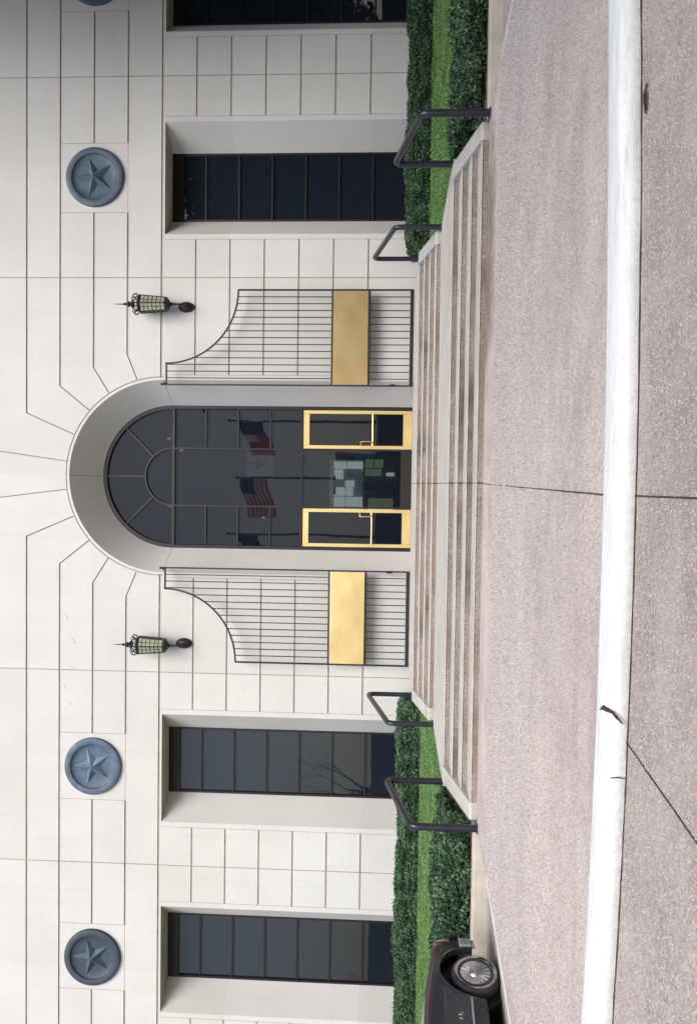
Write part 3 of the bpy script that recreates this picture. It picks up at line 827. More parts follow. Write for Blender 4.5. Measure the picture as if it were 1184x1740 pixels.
# ------------------------------------------------------------------ gates folded back on the wall
def gate(s, label, plate):
    xi, xo, y = 2.61, 5.275, -.35
    t = thing('iron_gate', label, 'gate', (s * (xi + xo) / 2, y, 0), 'iron gates folded back beside the entrance')
    bw = .024
    def bx(m_, a, b, ya, yb, z0, z1):
        a, b = sorted((s * a, s * b)); m_.box(a, b, ya, yb, z0, z1)
    f = MB()
    bx(f, xi - .02, xi + .02, y - .025, y + .025, .03, 7.03)          # inner stile
    bx(f, xo - .022, xo + .022, y - .025, y + .025, .03, 4.97)        # outer stile
    bx(f, xi + .02, 3.21, y - .022, y + .022, 6.985, 7.03)
    bx(f, xi + .02, xo - .022, y - .03, y + .03, .03, .135)           # kick rail
    bx(f, xi + .02, xo - .022, y - .022, y + .022, 2.285, 2.33)
    bx(f, xi + .02, xo - .022, y - .022, y + .022, 1.235, 1.30)
    A = arc(5.275, 7.03, 2.065, -math.pi / 2, -math.pi, 30)
    n = len(A); vs = []
    for i, (px, pz) in enumerate(A):
        u = Vector((px - 5.275, pz - 7.03)).normalized() * .022
        for dy in (-.022, .022): vs += [(s * (px + u.x), y + dy, pz + u.y), (s * (px - u.x), y + dy, pz - u.y)]
    fs = []
    for i in range(n - 1):
        for a, b in ((0, 1), (1, 3), (3, 2), (2, 0)): fs.append((i * 4 + a, i * 4 + b, i * 4 + 4 + b, i * 4 + 4 + a))
    f.add(vs, fs); f.build('gate_frame', MT['iron'], t)
    N = 14
    for k in range(1, N):
        x = xi + (xo - xi) * k / N
        top = 7.0 if x <= 3.21 else 7.03 - math.sqrt(max(0, 2.065 ** 2 - (x - 5.275) ** 2))
        b = MB()
        for z0, z1 in ((.135, 1.235), (2.33, top)):
            bx(b, x - bw / 2, x + bw / 2, y - .012, y + .012, z0, z1)
        b.build('bar', MT['iron'], t)
    p = MB(); nx, nz = 24, 8; vs = []
    for i in range(nx + 1):
        for j in range(nz + 1):
            x = xi + .03 + (xo - xi - .06) * i / nx; z = 1.305 + .975 * j / nz
            vs.append((s * x, y - .034 + .006 * noise.noise(Vector((x * 1.7 * s, z * 2, 3))), z))
    p.add(vs, [(i * (nz + 1) + j, (i + 1) * (nz + 1) + j, (i + 1) * (nz + 1) + j + 1, i * (nz + 1) + j + 1) for i in range(nx) for j in range(nz)])
    bx(p, xi + .03, xo - .03, y - .026, y - .023, 1.305, 2.28)
    o = p.build('kick_plate', plate, t, smooth=40)
    for z in (7.07, .6):
        h = MB(); h.tube([(s * 2.66, -.02, z), (s * 2.66, y - .0, z)], .02, 8)
        h.tube([(s * 2.62, y, z - .09), (s * 2.62, y, z + .09)], .034, 10)
        h.build('hinge', MT['iron'], t, smooth=40)
    return t
gate(1, 'black iron gate leaf right of the entrance with a shaded tan brass plate', MT['plateR'])
gate(-1, 'black iron gate leaf left of the entrance with a sunlit gold brass plate', MT['plateL'])

# ------------------------------------------------------------------ wall lanterns
def lantern(x, label):
    yo = -.42
    t = thing('wall_lantern', label, 'lantern', (x, 0, 6.3), 'wall lanterns beside the arch')
    b = MB()
    # ornate oval back plate
    b.lathe([(.0, -.13), (.07, -.12), (.12, -.09), (.15, -.04), (.155, 0)], (0, 0, 0), 20, 'y')
    b.v = [(x + v[0], v[1], 6.53 + v[2] * 1.55) for v in b.v]
    for i in range(10):
        a = 2 * math.pi * i / 10; b.lathe([(0, -.04), (.03, -.02), (.035, .02)], (x + .105 * math.cos(a), -.07, 6.53 + .17 * math.sin(a)), 8, 'y')
    b.build('back_plate', MT['iron'], t, smooth=50)
    a_ = MB(); a_.tube(fillet([(x, -.08, 6.56), (x, -.30, 6.50), (x, yo, 6.62), (x, yo, 6.88)], .1, 6), [.035] * 0 or .03, 10)
    a_.lathe([(.0, -.06), (.05, -.03), (.03, .02), (.05, .06), (.03, .10)], (x, yo, 6.78), 12); a_.build('arm', MT['iron'], t, smooth=50)
    c = MB(); H = math.pi / 6
    c.lathe([(.0, .0), (.05, .02), (.16, .10), (.215, .13), (.215, .17), (.19, .19)], (x, yo, 6.84), 6, 'z', H)      # bottom cup
    c.lathe([(.262, .0), (.275, .01), (.285, .05), (.26, .08), (.22, .10)], (x, yo, 7.70), 6, 'z', H)              # top ring
    for i in range(6):
        a = H + math.pi * i / 3; ca, sa = math.cos(a), math.sin(a)
        c.tube([(x + .205 * ca, yo + .205 * sa, 7.02), (x + .268 * ca, yo + .268 * sa, 7.72)], .015, 6)
        # crown of scrolls
        for da in (0, math.pi / 6):
            a2 = a + da; cu, su = math.cos(a2), math.sin(a2); pts = []
            for k in range(15):
                q = k / 14 * 1.6 * math.pi; rr = .075 * (1 - .45 * k / 14)
                pts.append((x + cu * (.235 + rr * math.sin(q)), yo + su * (.235 + rr * math.sin(q)), 7.875 - rr * math.cos(q)))
            c.tube(pts, .012, 5)
        c.tube([(x + .22 * ca, yo + .22 * sa, 7.79), (x + .17 * ca, yo + .17 * sa, 7.92), (x + .06 * ca, yo + .06 * sa, 8.02)], .013, 6)
    c.lathe([(.10, .0), (.11, .03), (.06, .06), (.045, .10), (.085, .14), (.06, .19), (.03, .22), (.045, .26), (.02, .30), (.006, .55), (0, .60)], (x, yo, 7.93), 12)
    c.build('cage', MT['iron'], t, smooth=40)
    g = MB(); g.lathe([(.185, 0), (.25, .70)], (x, yo, 7.02), 6, 'z', H); g.build('glass_panes', MT['lens'], t)
    l = MB()
    for i in range(6):
        a = H + math.pi * i / 3; b2 = H + math.pi * (i + 1) / 3
        for k in range(1, 6):
            z = 7.02 + .70 * k / 6; rr = .19 + .065 * k / 6 + .004
            l.tube([(x + rr * math.cos(a), yo + rr * math.sin(a), z), (x + rr * math.cos(b2), yo + rr * math.sin(b2), z)], .006, 4)
        m_ = (a + b2) / 2; rr0, rr1 = .19 * math.cos(H) + .004, .258 * math.cos(H)
        l.tube([(x + rr0 * math.cos(m_), yo + rr0 * math.sin(m_), 7.03), (x + rr1 * math.cos(m_), yo + rr1 * math.sin(m_), 7.71)], .006, 4)
    l.build('lattice', MT['iron'], t)
    return t
lantern(4.86, 'ornate black iron lantern with greenish glass right of the arch')
lantern(-4.84, 'ornate black iron lantern with paler yellow glass left of the arch')

# ------------------------------------------------------------------ steps
NU, NL, TR = -4.28, -9.705, .556
RS = .1045
st = thing('entrance_steps', 'broad pale stone steps in two flights with dark pebbled risers before the arch', 'steps', (0, -6, 0))
def wobx(mb):
    pass
def step(name, y0, y1, zt, zb, hw):
    """a step: light tread slab with a nosing, dark aggregate riser beneath; y0 is the front"""
    m_ = MB(); m_.mat(MT['riser'])
    nx = 60
    vs = []; 
    for i in range(nx + 1):
        x = -hw + 2 * hw * i / nx
        vs += [(x, y0 + .012 + .003 * noise.noise(Vector((x * 2, y0, 0))), zb), (x, y0 + .012, zt - .018)]
    m_.add(vs, [(2 * i, 2 * i + 2, 2 * i + 3, 2 * i + 1) for i in range(nx)])
    m_.mat(MT['tread']); vs = []
    for i in range(nx + 1):
        x = -hw + 2 * hw * i / nx; w = .004 * noise.noise(Vector((x * 4, y0 * 3, 1))) - (.012 if noise.noise(Vector((x * 6, y0 * 7, 4))) > .42 else 0)
        vs += [(x, y0 + .012, zt - .018), (x, y0 - w, zt - .015), (x, y0 + .006 - w, zt), (x, y1, zt)]
    m_.add(vs, [(4 * i + j, 4 * i + 4 + j, 4 * i + 5 + j, 4 * i + 1 + j) for i in range(nx) for j in range(3)])
    return m_.build(name, None, st)
CI, CO = 4.97, 5.24
for z_, y_n, hwB in ((0.0, NU, 5.27), (ZL, NL, 5.33)):
    for k in range(4):
        last = k == 3
        y0 = y_n - TR * k; zt = z_ - RS * k
        back = y0 + TR + .02 if k else (AD + .1 if z_ == 0 else NU - TR * 3 + .014)
        hw = CI if 0 < k < 3 else (hwB if k == 0 else 5.24)
        o = step('landing' if k == 0 else 'step', y0, back, zt, zt - RS - .004, hw)
    # cheek slopes
    for s in (1, -1):
        m_ = MB(); yb = y_n - TR * 3
        prof = [(y_n + .28, z_ + .012), (y_n - .03, z_ + .012), (yb + .02, z_ - RS * 3 + .016), (yb - .02, z_ - RS * 3 - .02), (yb + .02, z_ - RS * 4 - .15), (y_n + .28, z_ - RS * 4 - .15)]
        a, b = sorted((s * CI, s * CO)); m_.prism(prof, 0, a, b)
        bevel(m_.build('cheek_wall', MT['tread'], st), .012, 2)
        if z_ < 0:
            m_ = MB(); a, b = sorted((s * 5.20, s * 5.33)); m_.prism([(NL, ZL - .003), (-5.95, ZL - .003), (-5.95, -1), (NL + .0, -1)], 0, a, b); m_.build('landing_edge', MT['tread'], st)
        else:
            m_ = MB(); a, b = sorted((s * 5.20, s * 5.268)); m_.prism([(NU + .01, -.004), (0, -.004), (0, -1), (NU + .01, -1)], 0, a, b); m_.build('landing_edge', MT['tread'], st)
# centre joint running down the steps
mb = MB(); path = []
for z_, y_n in ((0.0, NU), (ZL, NL)):
    for k in range(4):
        y0 = y_n - TR * k; zt = z_ - RS * k
        yb = y0 + TR if k else (0 if z_ == 0 else NU - TR * 3)
        mb.box(-.118, -.106, y0 - .004, yb + .004, zt, zt + .003)
        mb.box(-.121, -.104, y0 + .004, y0 + .014, zt - RS, zt - .006)
mb.build('expansion_joint', jm, st)

# ------------------------------------------------------------------ handrails
def handrail(pa, pb, label):
    """pa: top post foot (x,y,z), pb: bottom post foot"""
    t = thing('handrail', label, 'handrail', ((pa[0] + pb[0]) / 2, (pa[1] + pb[1]) / 2, pb[2]), 'tubular handrails beside the steps')
    P = [(pa[0], pa[1], pa[2]), (pa[0], pa[1], pa[2] + pa[3]), (pb[0], pb[1], pb[2] + pb[3]), (pb[0], pb[1], pb[2])]
    MB().tube(fillet(P, .16, 8), .056, 14).build('rail_tube', MT['rail'], t, smooth=50)
    for p in (pa, pb): MB().lathe([(.085, 0), (.085, .012), (.06, .02)], (p[0], p[1], p[2]), 16).build('base_collar', MT['rail'], t, smooth=40)
for s, nm in ((1, 'right'), (-1, 'left')):
    handrail((s * 5.28, -3.6, 0 - .002, 1.08), (s * 5.30, -6.05, ZL, .97), 'dark tubular handrail at the %s side of the upper flight' % nm)
    handrail((s * 5.28, -9.62, ZL, .98), (s * 5.30, -11.55, ZP, 1.0), 'thick dark tubular handrail at the %s side of the lower flight' % nm)

# ------------------------------------------------------------------ car at the left
def build_car():
    ZG = road_z(-13.1)
    t = thing('parked_car', 'dark grey car nose with a wire spoke wheel at the left behind the white kerb', 'car', (0, 0, 0))
    paint = m_simple('grey_car_paint', (.030, .031, .040), .3, .25, .08, 3, coat=.5)
    chrome = m_simple('chrome', (.55, .56, .58), .18, 1.0, .1); black = m_simple('car_black', (.015, .015, .017), .6)
    wire = m_simple('wire_spokes', (.38, .39, .41), .5, .3); grey = m_simple('bumper_grey', (.28, .29, .30), .5); amber = m_simple('amber_lens', (.42, .17, .07), .25); clear = m_simple('white_lens', (.55, .56, .55), .2)
    gl = m_glass('car_glass', 0, (.02, .023, .028)); red = m_simple('red_pinstripe', (.30, .03, .03), .4)
    L, HW = 4.9, .90; WF, WR_ = -.67, -3.45; WR0 = .318; AW = .405
    top = lambda x: np.interp(x, [-4.9, -4.7, -3.9, -2.9, -1.75, -1.2, -.4, -.08, 0], [.84, .95, 1.0, 1.02, 1.04, 1.01, .90, .85, .76])
    def side_y(x, z):
        e = 1 - .13 * max(0, (x + .5) / .5) ** 2 - .10 * max(0, (-4.3 - x) / .6) ** 2
        bul = .0 + .05 * math.cos((z - .60) / .5 * 1.35)
        sh = .035 * max(0, (z - top(x) + .07) / .07) ** 2
        cr_ = .008 if z > .70 else 0
        d = abs(min(math.hypot(x - WF, z - .34), math.hypot(x - WR_, z - .34)) - AW - .02)
        return (HW - .05 + bul - sh + cr_) * e + .028 * math.exp(-(d / .035) ** 2)
    V = []; E = []
    def lp(p):
        o = len(V); V.extend(Vector(q) for q in p); E.extend((o + i, o + (i + 1) % len(p)) for i in range(len(p)))
    out = [(0, .30), (0, .55)] + [(x, float(top(x))) for x in (0, -.02, -.05, -.08, -.2, -.4, -.8, -1.2, -1.75, -2.3, -2.9, -3.4, -3.9, -4.3, -4.7, -4.85, -4.9)] + [(-4.9, .5), (-4.85, .3), (-4.1, .24)]
    ar_ = lambda c: [(c + AW * math.cos(a) * (1.0 + (.0 if math.cos(a) > 0 else .10) * (1 - math.sin(a))), .34 + (AW + .05) * math.sin(a)) for a in [math.pi * i / 20 - .0 for i in range(20, -1, -1)]]
    out += [(WR_ - AW * 1.1, .24)] + ar_(WR_) + [(WR_ + AW, .22), (WF - AW * 1.1, .22)] + ar_(WF) + [(WF + AW, .28)]
    lp(out)
    o = len(V)
    for i in range(40):
        for j in range(10): V.append(Vector((-4.8 + 4.75 * i / 39, .26 + .7 * j / 9)))
    for c in (WF, WR_):
        for q in range(20):
            for rr in (AW + .02, AW + .05): V.append(Vector((c + rr * math.cos(math.pi * q / 19), .34 + rr * math.sin(math.pi * q / 19))))
    cv_, _, cf_, _, _, _ = delaunay_2d_cdt(V, E, [], 1, 1e-5)
    def inside(p):
        c = False; n = len(out); j = n - 1
        for i in range(n):
            xi, zi = out[i]; xj, zj = out[j]
            if (zi > p[1]) != (zj > p[1]) and p[0] < (xj - xi) * (p[1] - zi) / (zj - zi) + xi: c = not c
            j = i
        return c
    b = MB()
    for s in (1, -1):
        vs = [(v.x, s * side_y(v.x, v.y), v.y) for v in cv_]; fs = []
        for f_ in cf_:
            c = (sum(cv_[i].x for i in f_) / len(f_), sum(cv_[i].y for i in f_) / len(f_))
            if inside(c): fs.append(f_ if s < 0 else f_[::-1])
        b.add(vs, fs)
        # thickness lips round the wheel arches
        for c in (WF, WR_):
            a = ar_(c); vs = []
            for (px, pz) in a:
                vs += [(px, s * side_y(px, pz), pz), (px, s * (side_y(px, pz) - .10), pz)]
            b.add(vs, [(2 * i, 2 * i + 2, 2 * i + 3, 2 * i + 1) for i in range(len(a) - 1)])
    xs_ = [0, -.02, -.05, -.08, -.2, -.4, -.8, -1.2, -1.75, -2.9, -3.4, -3.9, -4.3, -4.7, -4.85, -4.9]; vs = []; K = 12
    for x in xs_:
        zt = float(top(x)); hw = side_y(x, zt)
        for k in range(K + 1):
            u = -1 + 2 * k / K; vs.append((x, hw * u, zt + .05 * (1 - u * u) * min(1, -x / .3 + .2) + (.012 if abs(abs(u) - .5) < .1 else 0)))
    b.add(vs, [(i * (K + 1) + k, i * (K + 1) + k + 1, (i + 1) * (K + 1) + k + 1, (i + 1) * (K + 1) + k) for i in range(len(xs_) - 1) for k in range(K)])
    for x, zt in ((0.0, .80), (-4.9, .84)):
        hw = side_y(x, .5); b.add([(x, -hw, .3), (x, hw, .3), (x, hw, zt), (x, -hw, zt)], [(0, 1, 2, 3)])
    body = b.build('body', paint, t, smooth=30)
    c = MB(); c.box(-4.85, -.08, -.60, .60, .20, .30); c.box(-2.98, -1.08, -.80, .80, .20, .30)
    for w in (WF, WR_):
        c.lathe([(AW + .03, -.68), (AW + .03, .68)], (w, 0, .34), 24, 'y')
    c.build('underbody', black, t)
    # cabin
    ca = MB(); rows = [(-1.75, 1.0, .80), (-2.45, 1.36, .64), (-2.7, 1.41, .62), (-3.5, 1.40, .62), (-3.75, 1.35, .62), (-4.25, .985, .76)]
    vs = []
    for x, z, hw in rows: vs += [(x, -hw, z), (x, -hw * .6, z + .02), (x, hw * .6, z + .02), (x, hw, z)]
    ca.add(vs, [(4 * i + j, 4 * i + 1 + j, 4 * i + 5 + j, 4 * i + 4 + j) for i in range(1, 4) for j in range(3)])
    for s in (1, -1):
        for (x0, x1, t0, t1) in ((-1.80, -1.88, -2.48, -2.56), (-3.02, -3.10, -3.02, -3.10), (-4.15, -4.25, -3.7, -3.8)):
            ca.add([(x0, s * .84, .97), (x1, s * .84, .97), (t1, s * .635, 1.385), (t0, s * .635, 1.385)], [(0, 1, 2, 3)])
    ca.build('roof', paint, t, smooth=40)
    g = MB()
    g.add([(-1.76, -.78, 1.0), (-1.76, .78, 1.0), (-2.45, .62, 1.37), (-2.45, -.62, 1.37)], [(0, 1, 2, 3)])
    g.add([(-4.24, -.74, .98), (-4.24, .74, .98), (-3.76, .62, 1.36), (-3.76, -.62, 1.36)], [(0, 1, 2, 3)])
    for s in (1, -1): g.add([(-1.80, s * .83, .97), (-4.2, s * .83, .97), (-3.75, s * .63, 1.38), (-2.47, s * .63, 1.38)], [(0, 1, 2, 3)])
    g.build('window_glass', gl, t)
    # bumpers, grille, lamps, trim
    bm = MB(); bm.prism([(.02, -.80), (.10, -.60), (.12, 0), (.10, .60), (.02, .80), (-.22, .90), (-.22, .84), (-.02, .7), (-.02, -.7), (-.22, -.84), (-.22, -.90)], 2, .33, .50)
    bevel(bm.build('bumper', grey, t), .02, 2)
    for s in (1, -1):
        gd = MB(); gd.prism([(.0, s * .86), (.13, s * .80), (.15, s * .62), (.05, s * .62)], 2, .50, .63)
        for k in range(3): gd.box(.10, .158, min(s * .60, s * .78), max(s * .60, s * .78), .50 + .045 * k, .52 + .045 * k)
        gd.build('bumper_guard', chrome, t)
    gr_ = MB()
    for k in range(15): gr_.box(.002, .022, -.30 + k * .042, -.285 + k * .042, .56, .78)
    gr_.box(.001, .026, -.32, .32, .78, .80); gr_.build('grille', chrome, t)
    for s in (1, -1):
        a, c_ = sorted((s * .36, s * .70)); MB().box(.0, .03, a, c_, .60, .77).build('headlight', clear, t)
        def patch(x0, x1, z0, z1, m_, nm, off=.008):
            q = MB(); vs = []
            for i in range(7):
                x = x0 + (x1 - x0) * i / 6
                for z in (z0, (z0 + z1) / 2, z1): vs.append((x, s * (side_y(x, z) + off), z))
            q.add(vs, [(i * 3 + j, i * 3 + 3 + j, i * 3 + 4 + j, i * 3 + 1 + j) for i in range(6) for j in range(2)]); return q.build(nm, m_, t)
        patch(-.015, -.10, .70, .825, clear, 'corner_lamp'); patch(-.015, -.10, .635, .695, amber, 'marker_lamp')
        patch(-1.12, -3.0, .40, .425, chrome, 'side_moulding', .014); patch(-3.05, -4.2, .40, .425, chrome, 'side_moulding', .014)
        patch(-1.0, -1.4, .745, .752, chrome, 'fender_trim', .01)
        q = MB(); q.tube([(x, s * (side_y(x, float(top(x)) - .05) + .002), float(top(x)) - .05) for x in [-.12 - .18 * i for i in range(25)]], .004, 4); q.build('pinstripe', red, t)
        q = MB()     # script badge behind the arch
        pts = [(-1.36, .53), (-1.375, .575), (-1.40, .59), (-1.405, .56), (-1.385, .545), (-1.41, .53), (-1.44, .55), (-1.45, .58), (-1.46, .54), (-1.49, .53)]
        q.tube([(x, s * (side_y(x, z) + .012), z) for x, z in pts], .006, 5); q.build('badge', chrome, t)
        for x in (-1.62, -3.05):
            q = MB(); q.tube([(x, s * (side_y(x, z) + .001), z) for z in [.28 + .68 * i / 14 for i in range(15)]], .005, 4); q.build('door_gap', black, t)
    # wheels
    for w in (WF, WR_):
        for s in (-1, 1):
            yo = s * .775; sg = s
            ty = MB(); prof = [(.20, .10 * -1), (.235, .105 * -1), (.295, .10 * -1), (.318, .07 * -1), (.322, 0), (.318, .07), (.295, .10), (.235, .105), (.20, .10)]
            ty.lathe([(r, h) for r, h in prof], (w, yo, .322), 48, 'y', cap=False); tyo = ty.build('wheel', MT['rubber'], t, smooth=40)
            ri = MB(); f_ = lambda h: -abs(h) if s < 0 else abs(h)
            ri.lathe([(.284, f_(.096)), (.280, f_(.110)), (.264, f_(.116)), (.240, f_(.106)), (.226, f_(.085))], (w, yo, .322), 48, 'y')
            ri.lathe([(.0, f_(.128)), (.075, f_(.122)), (.09, f_(.105)), (.095, f_(.08))], (w, yo, .322), 24, 'y')
            ri.build('rim', chrome, tyo, smooth=40)
            sp_ = MB()
            for k in range(18):
                a = 2 * math.pi * k / 18
                for da in (-.16, .16):
                    sp_.tube([(w + .07 * math.cos(a), yo + f_(.104), .322 + .07 * math.sin(a)), (w + .246 * math.cos(a + da), yo + f_(.090), .322 + .246 * math.sin(a + da))], .0038, 4)
            sp_.build('spokes', wire, tyo)
            wellb = MB().lathe([(.0, f_(.05)), (.245, f_(.052)), (.245, f_(.03))], (w, yo, .322), 32, 'y').build('rim_well', black, tyo)
            if False:
                piv = Vector((w, yo, 0)); Rm = Matrix.Rotation(R(-31), 4, 'Z')
                tyo.matrix_basis = Matrix.Translation(piv) @ Rm @ Matrix.Translation(-piv)
    return t, WF, ZG
car, WF, ZG = build_car()
ang = R(77)
wc = Vector((-6.62, -13.08, ZG))            # where the near front wheel meets the road
off = Matrix.Rotation(ang, 3, 'Z') @ Vector((WF, -.86, 0))
car.location = wc - off; car.rotation_euler = (0, 0, ang)

# ------------------------------------------------------------------ litter, scuffs
lf = MB(); pts = [(-.07, 0, 0), (-.03, .018, .012), (.03, .02, .02), (.08, .006, .008), (.03, -.012, .006), (-.03, -.014, .002)]
lf.add([(2.10 + p[0], -19.13 + p[1], ZR + .006 + p[2]) for p in pts], [(0, 1, 2, 3, 4, 5)])
lf.tube([(2.02, -19.125, ZR + .012), (2.10, -19.12, ZR + .022), (2.19, -19.128, ZR + .01)], .006, 5)
tag(lf.build('dead_leaf', MT['crack']), 'curled brown dead leaf lying in the gutter below the white kerb', 'leaf')
for x, z in ((-4.25, 9.95), (-4.95, 9.72), (-5.72, 9.78), (-6.25, 10.02), (-6.75, 9.85)):
    k = rng.uniform(.6, 1.2)
    sc = MB(); sc.tube([(x, -.002, z), (x + .05 * k, -.002, z + .05 * k), (x + .12 * k, -.002, z + .07 * k), (x + .2 * k, -.002, z + .16 * k)], [.002, .006, .004, .002], 4)
    sc.build('scuff_mark', MT['scuff'], bld)
for s in (1, -1):
    c = MB()
    for _ in range(40 if s > 0 else 26):
        x = s * rng.uniform(5.35, 5.9); y_ = rng.uniform(-11.1, -9.4) if rng.random() < .5 else rng.uniform(-1.8, -.6)
        z = np.interp(y_, [-11.2, -9.35, -1.75, 0], [-.83, -.43, -.35, -.27]); r0 = rng.uniform(.02, .05); a = rng.uniform(0, 6)
        c.add([(x + r0 * math.cos(a), y_ + r0 * math.sin(a), z + .01), (x - r0 * .4 * math.sin(a), y_ + r0 * .4 * math.cos(a), z + .03), (x - r0 * math.cos(a), y_ - r0 * math.sin(a), z + .01), (x + r0 * .4 * math.sin(a), y_ - r0 * .4 * math.cos(a), z + .02)], [(0, 1, 2, 3)])
    tag(c.build('leaf_litter', m_simple('dry_leaves', (.22, .13, .06), .9, var=.5, scale=9)), None, None, kind='stuff')

# ------------------------------------------------------------------ across the drive, behind the camera (mirrored in the glass)
def pole(x, h, label):
    t = thing('flagpole', label, 'flagpole', (x, -40, ZR), 'flagpoles across the drive')
    MB().tube([(x, -40, ZR), (x, -40, h * .5), (x, -40, h)], [.11, .09, .06], 12).build('pole', MT['iron'], t, smooth=40)
    MB().lathe([(0, 0), (.10, .03), (.13, .12), (.08, .21), (0, .25)], (x, -40, h), 12).build('finial', MT['iron'], t, smooth=60)
    return t
def flag(x0, x1, zt, zb, label, cells, drop=.5):
    """cells: function (u,v)->material ; a waving cloth from the pole at x0 to its fly end at x1"""
    nx, nz = 30, 26; m_ = MB(); vs = []
    for i in range(nx + 1):
        for j in range(nz + 1):
            u, v = i / nx, j / nz
            vs.append((x0 + (x1 - x0) * u, -40 + .25 * math.sin(u * 9 + v * 1.2) * u, zt + (zb - zt) * v - drop * u ** 1.3 + .12 * math.sin(u * 7)))
    o = len(m_.v); m_.v += vs
    for i in range(nx):
        for j in range(nz):
            m_.mat(cells((i + .5) / nx, (j + .5) / nz)); a = i * (nz + 1) + j
            m_.f.append((a, a + nz + 1, a + nz + 2, a + 1)); m_.mi.append(m_.cur)
    return tag(m_.build('flag', None, smooth=60), label, 'flag', 'flags on the poles across the drive')
def m_cloth(name, c):
    t = NT(name); t.color(c); t.set(Roughness=.9)
    tr = t.n('ShaderNodeBsdfTranslucent'); tr.inputs[0].default_value = (*c, 1)
    mx = t.n('ShaderNodeMixShader'); mx.inputs[0].default_value = .6
    t.l(t.b.outputs[0], mx.inputs[1]); t.l(tr.outputs[0], mx.inputs[2]); t.l(mx.outputs[0], t.out.inputs[0]); return t.m
fr = m_cloth('flag_red', (.80, .07, .05)); fwm = m_cloth('flag_white', (.88, .87, .84)); fb = m_cloth('flag_blue', (.02, .04, .14))
pole(.30, 12.9, 'middle dark flagpole, mirrored down the centre of the entrance glass')
pole(4.75, 13.5, 'flagpole mirrored at the right side of the entrance glass')
pole(-4.25, 13.6, 'flagpole mirrored at the left side of the entrance glass')
flag(.22, -2.9, 12.75, 10.5, 'red and white striped flag mirrored in the entrance glass', lambda u, v: fb if (u < .40 and v < .54) else (fr if int(v * 13) % 2 == 0 else fwm), .75)
flag(4.67, 2.0, 12.8, 10.9, 'drooping dark blue and red flag mirrored at the right of the glass', lambda u, v: fb if u < .36 else (fwm if v < .5 and u < .6 else fr), 1.1)
flag(-4.33, -5.5, 12.8, 11.2, 'furled dark blue flag mirrored at the left of the glass', lambda u, v: fb, .1)
of = thing('office_block', 'low white office block mirrored in the entrance glass', 'building', (0, -62, ZR))
MB().box(-2.6, 3.0, -70, -60, ZR, 6.6).build('wall', MT['pale'], of)
for i in range(4):
    for j in range(2): MB().box(-2.2 + i * 1.3, -1.25 + i * 1.3, -59.99, -59.9, 2.7 + j * 1.9, 4.2 + j * 1.9).build('window', MT['officew'], of)
fh = MB(); fh.box(-70, 70, -59.4, -57.5, ZR, 2.5)
tag(fh.build('hedge', MT['hedgefar']), 'tall dark hedge across the drive, mirrored low in the glass', 'hedge')

def bare_tree(x, y, h, seed, label):
    t = thing('bare_tree', label, 'tree', (x, y, ZR), 'bare trees across the drive'); r = random.Random(seed)
    tr = MB(); br = MB()
    def grow(m_, p, d, L, rad, depth):
        n = 4; pts = [p]; q = Vector(p); dd = d.copy(); rs = [rad]
        for i in range(n):
            dd = (dd + Vector((r.gauss(0, .07), r.gauss(0, .07), r.gauss(.02, .04)))).normalized(); q = q + dd * L / n; pts.append(q.copy()); rs.append(rad * (1 - .45 * (i + 1) / n))
        m_.tube(pts, rs, 6 if depth < 2 else 3, cap=False)
        if depth >= 6: return
        for c_ in range(3 if depth < 5 else 2):
            k = n if c_ == 0 else r.randint(2, n); a = r.uniform(0, 6.28); side_ = Vector((math.cos(a), math.sin(a), r.uniform(.0, .5))).normalized()
            grow(br, pts[k], (dd * 1.2 + side_ * r.uniform(.4, .9)).normalized(), L * r.uniform(.62, .82), rs[k] * .7, depth + 1)
    grow(tr, Vector((x, y, ZR)), Vector((0, 0, 1)), h * .24, h * .016, 0)
    tr.build('trunk', MT['bark'], t, smooth=60); br.build('branches', MT['bark'], t, smooth=60); return t
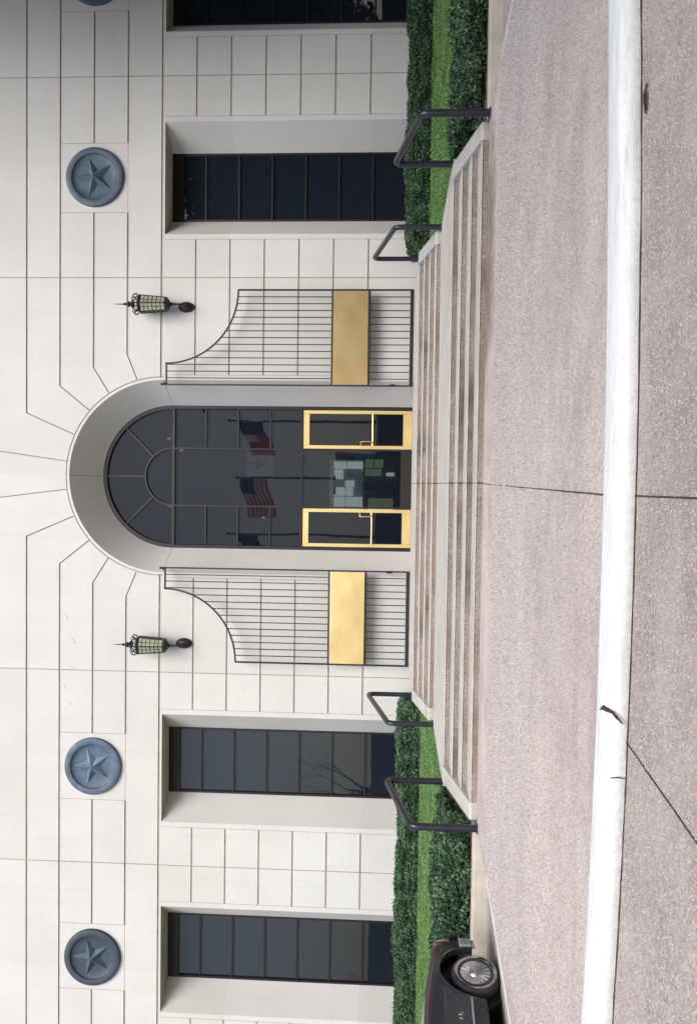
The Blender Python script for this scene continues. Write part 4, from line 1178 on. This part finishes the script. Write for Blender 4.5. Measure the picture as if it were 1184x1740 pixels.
bare_tree(-28, -50, 17, 3, 'bare tree mirrored in the window left of the entrance')
bare_tree(31, -56, 16, 5, 'bare tree mirrored in the dark window right of the entrance')
bare_tree(-50, -56, 13, 9, 'bare tree mirrored in the far left window')
bare_tree(17, -57, 12, 12, 'bare tree mirrored at the right edge of the entrance glass')

# oaks added out of frame to shade the right end and darken its glass
def oak(x, y, h, rx, rz, n, seed, label):
    t = thing('added_shade_oak', label, 'tree', (x, y, ZR), 'evergreen oaks added for shade'); r = np.random.default_rng(seed)
    tr = MB(); tr.tube([(x, y, ZR), (x + .1, y, ZR + h * .2), (x, y + .1, ZR + h * .45)], [.42, .33, .25], 10)
    for k in range(7):
        a = k * .9; tr.tube([(x, y, ZR + h * (.22 + .03 * k)), (x + rx * .4 * math.cos(a), y + rx * .4 * math.sin(a), ZR + h * (.5 + .03 * k)), (x + rx * .75 * math.cos(a), y + rx * .75 * math.sin(a), ZR + h * .7)], [.2, .12, .04], 7)
    tr.build('trunk', MT['bark'], t, smooth=50)
    cen = []
    while len(cen) < 60:
        p = r.uniform(-1, 1, 3)
        if .35 < np.linalg.norm(p) < 1: cen.append(p)
    cen = np.array(cen); k = r.integers(0, len(cen), n)
    P = cen[k] * [rx, rx, rz] * .86 + r.normal(size=(n, 3)) * [rx * .13, rx * .13, rz * .13] + [x, y, ZR + h - rz]
    tone = .45 + .3 * r.normal(size=n)
    leafcloud('crown', P, .42, MT['leafB'], tone, t, seed=seed)
    return t
oak(19.9, -7.6, 30, 7.6, 13.5, 64000, 21, 'added tall evergreen oak outside the frame, shading the right end of the wall')
oak(20.3, -19.5, 17, 7.4, 7.8, 36000, 22, 'added evergreen oak outside the frame by the right side road, darkening the right windows')
oak(31, -50, 20, 13, 9.5, 60000, 24, 'added wide evergreen oak far across the drive, darkening the reflection in the right windows')
oak(12.0, -28.6, 17, 6.4, 6.8, 36000, 23, 'added unseen evergreen oak behind the camera, shading the near right paving')

# tidy helper properties
for o in bpy.data.objects:
    for k in ('_w', '_part'):
        if k in o: del o[k]
